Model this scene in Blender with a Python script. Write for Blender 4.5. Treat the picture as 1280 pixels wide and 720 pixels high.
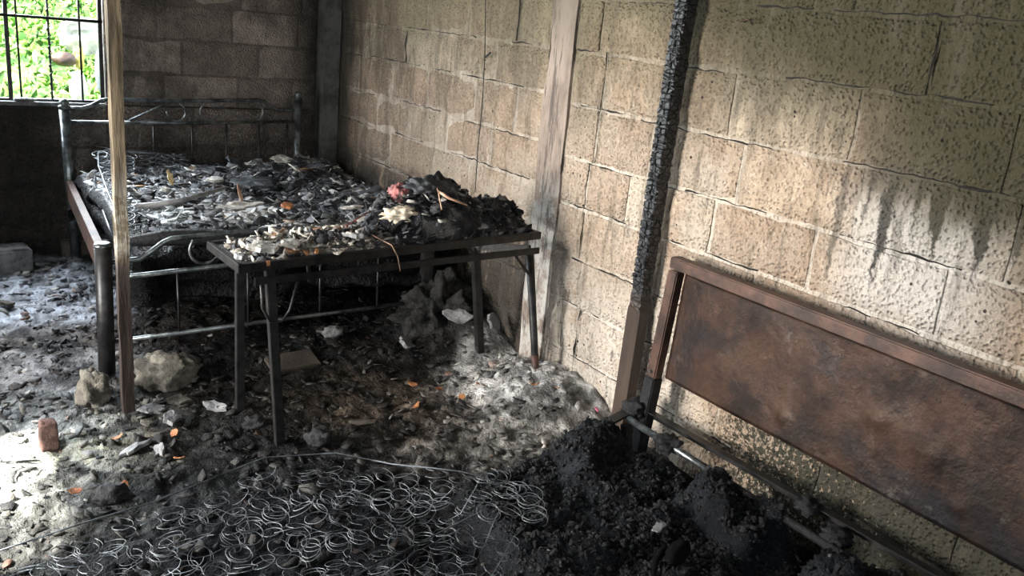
import bpy, bmesh, math, random
import numpy as np
from mathutils import Vector, Matrix, noise as mnoise
for o in list(bpy.data.objects): bpy.data.objects.remove(o)
S = bpy.context.scene
COL = S.collection
random.seed(7)
RNG = np.random.default_rng(11)

# ------------------------------------------------------------------ camera
F, PPX, PPY = 1100.0, 640.0, 360.0
CAM = Vector((0, 0, 1.5))
RW = Matrix(((0.83086453, -0.08490239, 0.54995974),
             (-0.5484631, -0.29203879, 0.78351871),
             (0.09408697, -0.95263053, -0.2892105)))      # world from camera (x right, y down, z forward)
cd = bpy.data.cameras.new('camera'); cam = bpy.data.objects.new('camera', cd); COL.objects.link(cam)
m3 = Matrix((RW.col[0], -RW.col[1], -RW.col[2])).transposed()
cam.matrix_world = Matrix.Translation(CAM) @ m3.to_4x4()
cd.sensor_width = 36.0; cd.lens = F / 1280 * 36; cd.clip_start = .05; cd.clip_end = 300
S.camera = cam

def U(ax, val, px, py):
    """where the sight line through a reference point meets the plane x, y or z = val"""
    d = RW @ Vector((px - PPX, py - PPY, F)); i = 'xyz'.index(ax)
    return CAM + d * ((val - CAM[i]) / d[i])

# ------------------------------------------------------------------ world, sun, lamps, exposure
S.view_settings.view_transform = 'Standard'; S.view_settings.look = 'None'
S.view_settings.gamma = 1.0; S.view_settings.exposure = 0.75; S.view_settings.use_curve_mapping = False
W = bpy.data.worlds.new('sky'); S.world = W; W.use_nodes = True
wn = W.node_tree.nodes; wl = W.node_tree.links; wn.clear()
wo = wn.new('ShaderNodeOutputWorld'); bg = wn.new('ShaderNodeBackground')
tc = wn.new('ShaderNodeTexCoord'); sx = wn.new('ShaderNodeSeparateXYZ'); cr = wn.new('ShaderNodeValToRGB')
wl.new(tc.outputs['Generated'], sx.inputs[0]); wl.new(sx.outputs['Z'], cr.inputs[0])
cr.color_ramp.elements[0].position = 0.0; cr.color_ramp.elements[0].color = (1, 1, .97, 1)
cr.color_ramp.elements[1].position = 0.6; cr.color_ramp.elements[1].color = (.72, .86, 1, 1)
wl.new(cr.outputs[0], bg.inputs['Color']); bg.inputs['Strength'].default_value = 5.0
wl.new(bg.outputs[0], wo.inputs[0])

def lamp(name, kind, loc, target, energy, color=(1, 1, 1), **kw):
    d = bpy.data.lights.new(name, kind); o = bpy.data.objects.new(name, d); COL.objects.link(o)
    o.location = loc; o.rotation_euler = (Vector(target) - Vector(loc)).to_track_quat('-Z', 'Y').to_euler()
    d.energy = energy; d.color = color
    for k, v in kw.items(): setattr(d, k, v)
    return o
lamp('sun', 'SUN', (-6, 3, 8), (-5.1, 3.0, 6.97), 24.0, (1, .95, .85), angle=math.radians(.6))
# light through the window behind the rear bed and the left doorway, plus added front fill
def area_lamp(name, loc, target, energy, color, sx_, sy_):
    return lamp(name, 'AREA', loc, target, energy, color, shape='RECTANGLE', size=sx_, size_y=sy_)
area_lamp('doorway_daylight', (-1.55, 2.75, 1.05), (2.2, 2.40, .80), 50, (1, .96, .90), .7, 1.3).data.spread = math.radians(95)
area_lamp('window_daylight', (0.1, 5.75, 1.75), (.9, 3.6, .5), 115, (.86, .94, 1), 1.5, 1.0)
area_lamp('front_fill', (-.6, -1.3, 1.9), (.8, 2.0, .4), 8, (.85, .93, 1), 2.2, 1.4)  # added fill lamp behind the camera

# ------------------------------------------------------------------ node helper
class NT:
    def __init__(s, name):
        s.m = bpy.data.materials.new(name); s.m.use_nodes = True
        s.n = s.m.node_tree.nodes; s.l = s.m.node_tree.links; s.n.clear()
        s.out = s.n.new('ShaderNodeOutputMaterial'); s.b = s.n.new('ShaderNodeBsdfPrincipled')
        s.l.new(s.b.outputs[0], s.out.inputs[0]); s.geo = None
    def put(s, inp, v):
        if isinstance(v, bpy.types.NodeSocket): s.l.new(v, inp)
        elif isinstance(v, (tuple, list)) and len(v) == 3 and inp.type == 'RGBA': inp.default_value = (*v, 1)
        else: inp.default_value = v
    def pos(s):
        if not s.geo: s.geo = s.n.new('ShaderNodeNewGeometry')
        return s.geo.outputs['Position']
    def xyz(s, v=None):
        k = s.n.new('ShaderNodeSeparateXYZ'); s.put(k.inputs[0], v or s.pos()); return k.outputs
    def scale(s, v, sc, loc=(0, 0, 0)):
        k = s.n.new('ShaderNodeMapping'); s.put(k.inputs[0], v); k.inputs['Scale'].default_value = sc; k.inputs['Location'].default_value = loc
        return k.outputs[0]
    def noise(s, sc, detail=4, rough=.6, v=None, dist=0):
        k = s.n.new('ShaderNodeTexNoise'); s.put(k.inputs['Vector'], v or s.pos()); k.inputs['Scale'].default_value = sc
        k.inputs['Detail'].default_value = detail; k.inputs['Roughness'].default_value = rough; k.inputs['Distortion'].default_value = dist
        return k.outputs['Fac']
    def vor(s, sc, v=None, feature='F1', out='Distance'):
        k = s.n.new('ShaderNodeTexVoronoi'); k.feature = feature; s.put(k.inputs['Vector'], v or s.pos()); k.inputs['Scale'].default_value = sc
        return k.outputs[out]
    def ma(s, op, a, b=0.0, c=None):
        k = s.n.new('ShaderNodeMath'); k.operation = op; s.put(k.inputs[0], a); s.put(k.inputs[1], b)
        if c is not None: s.put(k.inputs[2], c)
        return k.outputs[0]
    def ss(s, x, a, b, lo=0.0, hi=1.0):
        k = s.n.new('ShaderNodeMapRange'); k.interpolation_type = 'SMOOTHSTEP'
        s.put(k.inputs[0], x); k.inputs[1].default_value = a; k.inputs[2].default_value = b; k.inputs[3].default_value = lo; k.inputs[4].default_value = hi
        return k.outputs[0]
    def mix(s, f, a, b, mode='MIX'):
        k = s.n.new('ShaderNodeMix'); k.data_type = 'RGBA'; k.blend_type = mode; s.put(k.inputs[0], f); s.put(k.inputs[6], a); s.put(k.inputs[7], b)
        return k.outputs[2]
    def mul(s, *a):
        r = a[0]
        for b in a[1:]: r = s.ma('MULTIPLY', r, b)
        return r
    def bump(s, h, dist, strength=1.0):
        k = s.n.new('ShaderNodeBump'); k.inputs['Strength'].default_value = strength; k.inputs['Distance'].default_value = dist
        s.put(k.inputs['Height'], h); s.l.new(k.outputs[0], s.b.inputs['Normal'])
    def attr(s, name='tint'):
        k = s.n.new('ShaderNodeAttribute'); k.attribute_name = name; return k.outputs['Color']
    def rnd(s):
        return s.n.new('ShaderNodeObjectInfo').outputs['Random']
    def done(s, col, rough=.8, metal=0.0, spec=.5):
        s.put(s.b.inputs['Base Color'], col); s.put(s.b.inputs['Roughness'], rough)
        s.put(s.b.inputs['Metallic'], metal); s.put(s.b.inputs['Specular IOR Level'], spec)
        return s.m

def simple(name, c1, c2, sc=12, rough=.8, metal=0.0, bd=.003, spec=.5, bs=60):
    t = NT(name); f = t.ss(t.noise(sc, 6, .7), .35, .65)
    t.bump(t.noise(bs, 5, .7), bd)
    return t.done(t.mix(f, c1, c2), rough, metal, spec)

DRIPS = [(1.39, 0, .018, .85, .92), (1.305, 0, .014, 1.03, .85), (1.242, 0, .026, .97, .92), (1.12, 0, .032, .96, .9), (1.19, 0, .010, 1.08, .7), (1.46, 0, .011, 1.0, .8), (1.03, 0, .02, 1.0, .8), (1.54, 0, .014, .80, .55), (.94, 0, .03, .92, .8)]
def wall_material(name, mortar=False, back=False):
    """sooted concrete block: stains and painted shade are placed on the wall by world position"""
    t = NT(name); o = t.xyz(); X, Y, Z = o
    big = t.noise(2.2, 5, .6); med = t.noise(9, 5, .65); fine = t.noise(70, 3, .6); grit = t.noise(190, 2, .6)
    if back:
        base = t.mix(t.ss(med, .3, .7), (.20, .17, .15), (.36, .31, .275))
        base = t.mix(t.mul(t.ss(fine, .55, .7), .6), base, (.24, .21, .19))
        if not mortar: base = t.mix(t.ss(t.rnd(), .2, 1.0, 0, .45), base, (.055, .045, .04))
        dark = t.ma('MAXIMUM', t.ss(X, 1.15, .55), t.ss(Z, .95, .6, 0, .6))
        dark = t.mul(dark, t.ss(Z, 1.3, .9))
        dark = t.ma('MAXIMUM', dark, t.mul(t.ss(X, 1.85, 2.08), t.ss(med, .3, .6, .55, .95)))
        soot = t.ss(t.ma('ADD', t.ma('MULTIPLY', big, .6), t.ma('MULTIPLY', t.noise(14, 5, .7, t.scale(t.pos(), (1, 1, .25))), .4)), .47, .58)
        base = t.mix(t.ma('MULTIPLY', soot, .5), base, (.04, .036, .036))
        if mortar: base = t.mix(.6, base, (.03, .026, .024))
        col = t.mix(t.ma('MULTIPLY', dark, .93), base, (.010, .009, .008))
    else:
        warm = t.mix(t.ss(med, .3, .7), (.28, .20, .14), (.45, .345, .25))
        base = t.mix(t.ss(big, .42, .62, 0, .8), warm, (.40, .35, .29))
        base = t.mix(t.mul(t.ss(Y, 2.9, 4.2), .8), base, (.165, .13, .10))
        if not mortar:
            base = t.mix(t.ss(t.rnd(), .3, 1.0, 0, .6), base, (.25, .18, .13))
            base = t.mix(t.ss(t.rnd(), .35, .0, 0, .35), base, (.50, .44, .35))
        else: base = t.mix(t.mul(t.ss(Y, 3.5, 2.8, .40, .55), t.ss(t.noise(4, 4, .6, t.scale(t.pos(), (1, 1, 1), (2, 7, 1))), .35, .6, .35, 1.1)), t.mix(.25, base, (.17, .13, .10)), (.56, .51, .44))
        # paler low on the wall
        pale = t.mul(t.ss(Z, .75, .45), t.ss(Y, 1.8, 2.1), t.ss(Y, 3.0, 2.9), t.ss(t.noise(5, 5, .7), .3, .5))
        base = t.mix(t.ma('MULTIPLY', pale, .55), base, (.56, .52, .46))
        base = t.mix(t.mul(t.ss(fine, .5, .72), .28), base, (.62, .56, .47))
        base = t.mix(t.mul(t.ss(t.noise(45, 4, .7), .60, .72), .28), base, (.09, .07, .055))
        # white heat bloom with soot drips hanging into it
        bloom = t.mul(t.ss(Y, 1.62, 1.38), t.ss(Y, .95, 1.22), t.ss(Z, .74, .86), t.ss(Z, 1.2, 1.08))
        base = t.mix(t.ma('MULTIPLY', bloom, .6), base, (.62, .60, .57))
        wob = t.ma('MULTIPLY', t.ma('SUBTRACT', t.noise(22, 4, .7), .5), .07)
        drips = None
        for yc, lean, hw, zb, dk in DRIPS:
            d = t.ma('ABSOLUTE', t.ma('ADD', t.ma('SUBTRACT', t.ma('ADD', Y, wob), yc), t.ma('MULTIPLY', t.ma('SUBTRACT', Z, 1.0), -lean)))
            w = t.ss(Z, zb - .02, zb + .22, 0, hw)
            k = t.mul(t.ss(t.ma('SUBTRACT', d, w), .004, -.006), t.ss(Z, 1.24, 1.16), t.ss(Z, zb - .02, zb), dk)
            drips = k if drips is None else t.ma('MAXIMUM', drips, k)
        base = t.mix(drips, base, (.03, .03, .03))
        cap = t.mul(t.ss(t.ma('ADD', Z, t.ma('MULTIPLY', t.noise(12, 4, .7, t.scale(t.pos(), (1, 1, .2))), .3)), 1.22, 1.32), t.ss(Z, 1.45, 1.25), t.ss(Y, 1.6, 1.42), .7)
        base = t.mix(cap, base, (.09, .08, .07))
        # soot mixed with painted shade: olive film high on the right, black in the far corner, streaks by the table and on the column
        sn = t.ma('ADD', t.ma('MULTIPLY', big, .7), t.ma('MULTIPLY', t.noise(20, 5, .75, t.scale(t.pos(), (1, 1, .3))), .3))
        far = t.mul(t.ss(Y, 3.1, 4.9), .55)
        v0 = t.mul(t.ss(t.ma('ADD', t.ma('MULTIPLY', sn, .8), t.ma('SUBTRACT', Z, 1.60)), -.12, .36), .85)
        base = t.mix(v0, base, (.12, .105, .065))
        base = t.mix(t.mul(t.ss(t.noise(7, 5, .75, t.scale(t.pos(), (1, 1, .35), (0, 2, 7))), .42, .60), t.ma('ADD', t.mul(t.ss(Z, .9, 1.3), .45), far)), base, (.085, .068, .048))
        v1 = t.ss(t.ma('ADD', t.ma('MULTIPLY', sn, .6), t.ma('ADD', t.ma('MULTIPLY', t.ma('SUBTRACT', Z, 1.5), 1.1), t.ma('MULTIPLY', t.ma('SUBTRACT', 1.6, Y), .42))), -.16, .30)
        base = t.mix(t.ma('MULTIPLY', v1, .93), base, (.042, .038, .02))  # olive soot, with the weaker foliage-tinted light high up put into the colour
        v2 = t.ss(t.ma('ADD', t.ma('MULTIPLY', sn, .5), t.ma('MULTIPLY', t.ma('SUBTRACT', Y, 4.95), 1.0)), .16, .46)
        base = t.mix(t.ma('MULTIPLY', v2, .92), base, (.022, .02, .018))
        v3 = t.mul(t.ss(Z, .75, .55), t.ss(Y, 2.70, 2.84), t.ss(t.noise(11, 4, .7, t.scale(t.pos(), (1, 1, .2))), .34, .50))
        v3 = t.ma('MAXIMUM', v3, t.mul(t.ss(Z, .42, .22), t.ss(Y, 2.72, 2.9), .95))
        base = t.mix(t.ma('MULTIPLY', v3, .9), base, (.02, .018, .017))  # soot streaks plus the table's shade painted onto the wall
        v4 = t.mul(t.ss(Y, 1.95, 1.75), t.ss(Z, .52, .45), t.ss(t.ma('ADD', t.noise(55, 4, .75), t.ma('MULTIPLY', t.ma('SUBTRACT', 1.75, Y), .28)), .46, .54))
        base = t.mix(t.ma('MULTIPLY', v4, .93), base, (.022, .024, .016))  # soot speckle plus the headboard's shade, painted darker towards the front
        v5 = t.mul(t.ss(t.noise(16, 4, .75, t.scale(t.pos(), (1, 1, .3), (0, 5, 0))), .57, .66), t.ss(Z, .62, .4), .7)
        base = t.mix(v5, base, (.05, .045, .04))
        v6 = t.mul(t.ss(t.noise(10, 5, .75, t.scale(t.pos(), (1, 1.6, .22), (0, 9, 4))), .50, .66), .55)
        col = t.mix(v6, base, (.08, .068, .05))
        pits = t.vor(26)
        pk = t.mul(t.ss(pits, .16, .10), t.ss(t.noise(7, 3, .6), .5, .62))
        col = t.mix(pk, col, (.02, .016, .013))
    h = t.ma('ADD', t.ma('MULTIPLY', fine, .8), t.ma('ADD', t.ma('MULTIPLY', t.ss(t.vor(75), 0, .6), .7), t.ma('MULTIPLY', grit, .3)))
    t.bump(h, .011 if not mortar else .008)
    return t.done(col, .93, 0, .25)

M = {}
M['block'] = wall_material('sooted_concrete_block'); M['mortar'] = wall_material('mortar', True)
M['block_dark'] = wall_material('blackened_concrete_block', False, True); M['mortar_dark'] = wall_material('blackened_mortar', True, True)
def render_plaster():
    t = NT('column_render'); o = t.xyz()
    c = t.mix(t.ss(t.noise(6, 5, .7, t.scale(t.pos(), (1, 1, .3))), .35, .65), (.15, .115, .095), (.30, .245, .205))
    c = t.mix(t.mul(t.ss(o[2], .95, .7), t.ss(t.noise(9, 5, .7), .4, .55), .8), c, (.52, .5, .46))
    s = t.ss(t.noise(14, 5, .75, t.scale(t.pos(), (1, 2.2, .25))), .52, .62)
    c = t.mix(t.mul(s, .75), c, (.06, .05, .045))
    c = t.mix(t.mul(t.ss(o[2], 1.25, 1.6), .6), c, (.1, .085, .065))
    t.bump(t.noise(45, 5, .7), .008); return t.done(c, .9, 0, .3)
M['column'] = render_plaster()
M['corner'] = simple('sooted_corner_column', (.02, .021, .02), (.075, .075, .07), 7, .85)
M['black_iron'] = simple('burnt_black_iron', (.010, .010, .011), (.035, .033, .033), 25, .42, .5, .0012)
M['grey_tube'] = simple('scorched_steel_tube', (.04, .046, .05), (.22, .24, .245), 18, .28, .75, .001)
M['rust'] = simple('rusted_brown_steel', (.022, .012, .009), (.095, .048, .034), 9, .5, .35, .0015)
M['wire'] = simple('scorched_spring_wire', (.03, .033, .037), (.26, .28, .30), 5, .38, .5, .0)
M['char'] = simple('charred_lump', (.003, .003, .0035), (.012, .012, .014), 30, .6, 0, .010, .35)
M['soot'] = simple('deep_soot', (.001, .001, .001), (.003, .003, .003), 30, .9, 0, .004, .1)
M['ceiling'] = simple('sooty_boards', (.02, .018, .015), (.05, .045, .035), 3, .9)
M['side_wall'] = simple('sooted_side_wall', (.06, .05, .04), (.13, .11, .09), 3, .95, 0, .006)
M['stone'] = simple('pale_concrete_lump', (.07, .063, .05), (.22, .2, .165), 14, .9, 0, .012)
M['stone_grey'] = simple('grey_concrete', (.05, .05, .05), (.2, .2, .2), 14, .85, 0, .008)
M['brick'] = simple('red_brown_brick', (.05, .025, .018), (.14, .075, .06), 20, .85, 0, .006)

def headboard_sheet():
    t = NT('heat_tinted_sheet_steel')
    c = t.mix(t.ss(t.noise(5, 6, .7), .35, .62), (.024, .015, .012), (.10, .052, .034))
    c = t.mix(t.mul(t.ss(t.noise(3.1, 4, .6, t.scale(t.pos(), (1, 1, 1), (4, 4, 4))), .5, .66), .75), c, (.022, .023, .028))
    c = t.mix(t.mul(t.ss(t.noise(12, 5, .7, t.scale(t.pos(), (1, 1, 1), (1, 8, 2))), .6, .72), .45), c, (.22, .19, .16))
    c = t.mix(t.ss(t.vor(34), .1, .05), c, (.012, .01, .01))
    h = t.ma('ADD', t.noise(30, 5, .7), t.ma('MULTIPLY', t.noise(6, 3, .5), 2.2))
    t.bump(h, .004); return t.done(c, t.ss(t.noise(8, 4, .6), .3, .7, .38, .65), .35, .5)
M['sheet'] = headboard_sheet()
def timber():
    t = NT('rough_timber'); o = t.xyz()
    g = t.noise(28, 5, .7, t.scale(t.pos(), (1, 1, .12)))
    c = t.mix(t.ss(g, .35, .65), (.04, .03, .018), (.15, .115, .072))
    c = t.mix(t.mul(t.ss(o[2], .95, .7), t.ss(t.noise(13, 4, .7), .42, .58), t.ss(o[2], .3, .6)), c, (.28, .26, .22))
    f = t.ss(t.ma('ADD', o[2], t.ma('MULTIPLY', t.ma('SUBTRACT', t.noise(9, 4, .6), .5), .3)), .70, .55)
    c = t.mix(t.mul(f, .97), c, (.018, .011, .009))
    t.bump(g, .006); return t.done(c, .8, 0, .3)
M['timber'] = timber()
def charred_post():
    t = NT('charred_post_wood'); o = t.xyz()
    cells = t.vor(34, t.scale(t.pos(), (1, 1, 1.5)), 'DISTANCE_TO_EDGE')
    c = t.mix(t.ss(cells, 0, .12), (.002, .002, .002), (.016, .017, .020))
    c = t.mix(t.mul(t.ss(t.noise(25, 4, .6), .5, .7), .5), c, (.06, .065, .075))
    f = t.ss(o[2], .66, .5)
    c = t.mix(f, c, t.mix(t.ss(t.noise(12, 4, .6, t.scale(t.pos(), (1, 1, .2))), .3, .7), (.018, .011, .008), (.055, .034, .022)))
    t.bump(t.ma('ADD', t.mul(t.ss(cells, 0, .15), t.ss(o[2], .5, .66)), t.ma('MULTIPLY', t.noise(60, 3, .6), .3)), .006)
    return t.done(c, .5, 0, .5)
M['charpost'] = charred_post()
def tinted(name, rough, spec=.5, bd=.004, spk=.5, bs=120, lo=None):
    t = NT(name); a = t.attr()
    if lo is not None: spec = t.ss(t.ma('ADD', a, 0.0), .01, .15, lo, spec)
    d = t.mix(1.0, a, t.mix(t.noise(85, 4, .75), (.25, .25, .25), (1.75, 1.75, 1.75)), 'MULTIPLY')
    w = t.ss(t.noise(150, 3, .7), .63, .70)
    d = t.mix(t.ma('MULTIPLY', w, spk), d, t.mix(.5, a, (.38, .37, .36)))
    t.bump(t.ma('ADD', t.noise(bs, 4, .7), t.ma('MULTIPLY', t.noise(bs / 4, 4, .7), 1.4)), bd)
    return t.done(d, rough, 0, spec)
M['floor'] = tinted('ash_strewn_floor', .6, .45, .010, .10, 55, lo=.06)
M['charcoal'] = tinted('crumbled_charcoal', .55, .45, .02, .10, 90)
M['shard'] = tinted('ash_and_char_flakes', .5, .5, .003, .15, lo=.2)
M['bedash'] = tinted('burnt_bedding', .5, .5, .015, .15, 50, lo=.12)
M['leafy'] = tinted('green_leaves', .6, .3, .0, 0)

# ------------------------------------------------------------------ mesh helpers
def link(name, me, mat=None, parent=None):
    o = bpy.data.objects.new(name, me); COL.objects.link(o)
    if mat is not None and me is not None and not me.materials: me.materials.append(mat)
    if parent is not None: o.parent = parent
    return o
def tag(o, label=None, cat=None, group=None, kind=None):
    if label: o['label'] = label
    if cat: o['category'] = cat
    if group: o['group'] = group
    if kind: o['kind'] = kind
    return o
def thing(name, loc, label, cat, group=None):
    o = link(name, None); o.location = loc; return tag(o, label, cat, group)
def wloc(o):
    v = Vector((0, 0, 0))
    while o: v += o.location; o = o.parent
    return v
class MB:
    def __init__(s): s.bm = bmesh.new()
    def box(s, c, size, rot=None, bevel=0):
        g = bmesh.ops.create_cube(s.bm, size=1)['verts']
        m = Matrix.Translation(Vector(c)) @ (rot.to_4x4() if rot else Matrix.Identity(4)) @ Matrix.Diagonal((*size, 1))
        bmesh.ops.transform(s.bm, matrix=m, verts=g)
        if bevel: bmesh.ops.bevel(s.bm, geom=list({e for v in g for e in v.link_edges}), offset=bevel, segments=2, affect='EDGES', clamp_overlap=True)
        return s
    def beam(s, a, b, w, h, roll=Vector((0, 0, 1)), bevel=.002):
        a, b = Vector(a), Vector(b); d = b - a; z = d.normalized(); x = roll.cross(z)
        if x.length < .1: x = Vector((1, 0, 0)).cross(z) if abs(z.x) < .9 else Vector((0, 1, 0)).cross(z)
        x.normalize(); y = z.cross(x)
        return s.box((a + b) / 2, (w, h, d.length), Matrix((x, y, z)).transposed(), bevel)
    def tube(s, pts, r, n=8, cap=True):
        pts = [Vector(p) for p in pts]; rr = r if isinstance(r, (list, tuple)) else [r] * len(pts); rings = []
        ref = None
        for i, p in enumerate(pts):
            d = (pts[min(i + 1, len(pts) - 1)] - pts[max(i - 1, 0)]).normalized()
            if ref is None: ref = Vector((0, 0, 1)) if abs(d.z) < .9 else Vector((1, 0, 0))
            x = (ref - d * ref.dot(d)); x.normalize(); ref = x; y = d.cross(x)
            rings.append([s.bm.verts.new(p + (x * math.cos(t) + y * math.sin(t)) * rr[i]) for t in [2 * math.pi * k / n for k in range(n)]])
        for a, b in zip(rings, rings[1:]):
            for k in range(n): s.bm.faces.new((a[k], a[(k + 1) % n], b[(k + 1) % n], b[k])).smooth = True
        if cap and n > 2: s.bm.faces.new(rings[0][::-1]); s.bm.faces.new(rings[-1])
        return s
    def blob(s, c, size, seed=0, amp=.25, freq=2.2, sub=3, rot=None, flat=0):
        g = bmesh.ops.create_icosphere(s.bm, subdivisions=sub, radius=1)['verts']
        off = Vector((seed * 7.3, seed * 3.1, seed * 1.7)); rm = rot.to_3x3() if rot else Matrix.Identity(3)
        for v in g:
            n = v.co.normalized(); k = 1 + amp * (mnoise.noise(n * freq + off) * 1.3 + .45 * mnoise.noise(n * freq * 3 + off))
            if flat: n = Vector([math.copysign(abs(q) ** flat, q) for q in n])
            p = n * k; v.co = Vector(c) + rm @ Vector((p.x * size[0], p.y * size[1], p.z * size[2]))
        return s
    def build(s, name, mat, parent=None, smooth=False):
        me = bpy.data.meshes.new(name); bmesh.ops.recalc_face_normals(s.bm, faces=s.bm.faces); s.bm.to_mesh(me); s.bm.free()
        if smooth: me.polygons.foreach_set('use_smooth', [True] * len(me.polygons))
        o = link(name, me, mat)
        if parent is not None:
            o.parent = parent
            o.location = -wloc(parent)
        return o
    def solo(s, name, mat, origin, smooth=False):
        """a thing of one mesh with its origin at its own base"""
        o = s.build(name, mat, None, smooth); c = Vector(origin)
        o.data.transform(Matrix.Translation(-c)); o.location = c; return o

# numpy value noise
_T = RNG.random((256, 256))
def vn(x, y):
    xi = np.floor(x).astype(int); yi = np.floor(y).astype(int); fx = x - xi; fy = y - yi
    fx = fx * fx * (3 - 2 * fx); fy = fy * fy * (3 - 2 * fy)
    a = _T[xi & 255, yi & 255]; b = _T[(xi + 1) & 255, yi & 255]; c = _T[xi & 255, (yi + 1) & 255]; d = _T[(xi + 1) & 255, (yi + 1) & 255]
    return (a * (1 - fx) + b * fx) * (1 - fy) + (c * (1 - fx) + d * fx) * fy
def fbm(x, y, f, o=4, off=0):
    x = np.asarray(x, float); y = np.asarray(y, float)
    r = 0; a = 1; t = 0
    for k in range(o):
        r = r + a * vn(x * f + 17.3 * k + off, y * f + 9.1 * k + off * 1.7); t += a; a *= .55; f *= 2.03
    return r / t
def sstep(x, a, b):
    t = np.clip((x - a) / (b - a), 0, 1); return t * t * (3 - 2 * t)
def poly_in(x, y, P, soft):
    """1 inside the polygon, falling to 0 over 'soft' outside"""
    x = np.asarray(x, float); y = np.asarray(y, float)
    inside = np.zeros(x.shape, bool); dist = np.full(x.shape, 1e9)
    for (x0, y0), (x1, y1) in zip(P, P[1:] + P[:1]):
        cond = ((y0 > y) != (y1 > y)) & (x < (x1 - x0) * (y - y0) / (y1 - y0 + 1e-12) + x0); inside ^= cond
        dx, dy = x1 - x0, y1 - y0; t = np.clip(((x - x0) * dx + (y - y0) * dy) / (dx * dx + dy * dy + 1e-12), 0, 1)
        dist = np.minimum(dist, np.hypot(x - x0 - t * dx, y - y0 - t * dy))
    sd = np.where(inside, dist, -dist)
    return sstep(sd, -soft, soft)

# ------------------------------------------------------------------ ground relief and colour
CHARCOAL = [(1.22, 1.5), (1.30, 2.06), (1.50, 2.10), (1.72, 2.14), (1.98, 2.20), (2.03, 2.0), (2.03, 1.62), (2.07, 1.5), (2.07, 1.35), (2.04, 1.2), (2.1, .9), (2.1, .2), (.7, .2), (.8, 1.2)]
def floor_z(x, y):
    x = np.asarray(x, float); y = np.asarray(y, float)
    z = (fbm(x, y, 3, 5) - .5) * .05 + (fbm(x, y, 16, 4, 3) - .5) * .05 + .012
    def bump(cx, cy, rx, ry, h): return h * np.exp(-(((x - cx) / rx) ** 2 + ((y - cy) / ry) ** 2) ** 1.3)
    z = z + bump(2.16, 2.66, .36, .30, .12) + bump(2.1, 3.45, .22, .35, .20) + bump(1.5, 3.5, .6, .25, .05) + bump(2.0, 4.5, .5, 1.0, .06)
    c = poly_in(x, y, CHARCOAL, .045)
    z = z + c * (.11 + (fbm(x, y, 7, 4, 8) - .5) * .10 + (fbm(x, y, 30, 3, 5) - .5) * .035)
    rim = poly_in(x, y, [(1.86, 1.66), (2.10, 1.63), (2.12, 1.42), (2.0, 1.36), (1.84, 1.36)], .03) + poly_in(x, y, [(1.84, 1.2), (2.02, 1.22), (2.12, 1.1), (2.12, .3), (1.8, .3)], .03) + poly_in(x, y, [(1.70, 2.16), (1.93, 2.2), (1.96, 2.05), (1.7, 1.9)], .05) * .7
    z = z + rim * (.105 + (fbm(x, y, 12, 4, 44) - .5) * .14)
    left = sstep(x, .35, -.1) * sstep(y, 2.3, 2.6)
    z = z * (1 - .5 * left)
    return z
def C3(*c): return np.array(c, float)
ZONES = []
def zone(px, py, rx, ry, col, w=1.0):
    p = U('z', .03, px, py); ZONES.append((p.x, p.y, rx, ry, C3(*col), w))
zone(665, 490, .30, .30, (.72, .71, .69), 1.5); zone(700, 470, .22, .3, (.55, .54, .52)); zone(600, 540, .20, .24, (.19, .18, .16)); zone(540, 560, .22, .16, (.12, .11, .10)); zone(690, 530, .16, .10, (.36, .34, .31))
zone(560, 510, .26, .22, (.085, .06, .045)); zone(470, 500, .35, .22, (.07, .055, .04)); zone(430, 480, .35, .16, (.05, .038, .027)); zone(330, 520, .2, .2, (.05, .045, .04))
zone(200, 530, .22, .22, (.15, .14, .12)); zone(260, 540, .25, .25, (.010, .011, .011), 2.5); zone(320, 500, .3, .25, (.014, .012, .010), 2.2); zone(290, 560, .3, .15, (.008, .008, .009), 2); zone(120, 530, .14, .14, (.26, .28, .27))
zone(60, 350, .5, .45, (.36, .38, .43), 1.3); zone(20, 380, .4, .3, (.40, .42, .48), 1.3); zone(80, 415, .45, .18, (.085, .06, .045)); zone(50, 460, .4, .22, (.20, .185, .18)); zone(20, 500, .4, .14, (.08, .08, .08)); zone(60, 510, .25, .12, (.17, .18, .18))  # first two zones paint the bluish window reflection into the floor colour
zone(30, 590, .22, .35, (.38, .39, .36), 1.3); zone(110, 560, .14, .12, (.26, .28, .18)); zone(160, 570, .2, .12, (.15, .14, .11)); zone(110, 610, .2, .16, (.055, .058, .055)); zone(60, 660, .25, .2, (.03, .03, .028)); zone(230, 600, .25, .14, (.028, .03, .03))  # first zone brightens the sunlit wet patch in the floor colour
zone(200, 640, .5, .3, (.010, .011, .013), 2); zone(400, 600, .45, .22, (.012, .012, .013), 2)
zone(230, 390, .35, .25, (.03, .024, .018)); zone(420, 450, .4, .2, (.028, .025, .022)); zone(500, 430, .35, .2, (.012, .011, .011), 2); zone(230, 425, .2, .1, (.03, .018, .014)); zone(350, 420, .6, .25, (.007, .007, .007), 2); zone(400, 390, .8, .6, (.008, .008, .008), 1.5)  # char under the bed and table, with the shade there put into the colour
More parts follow.
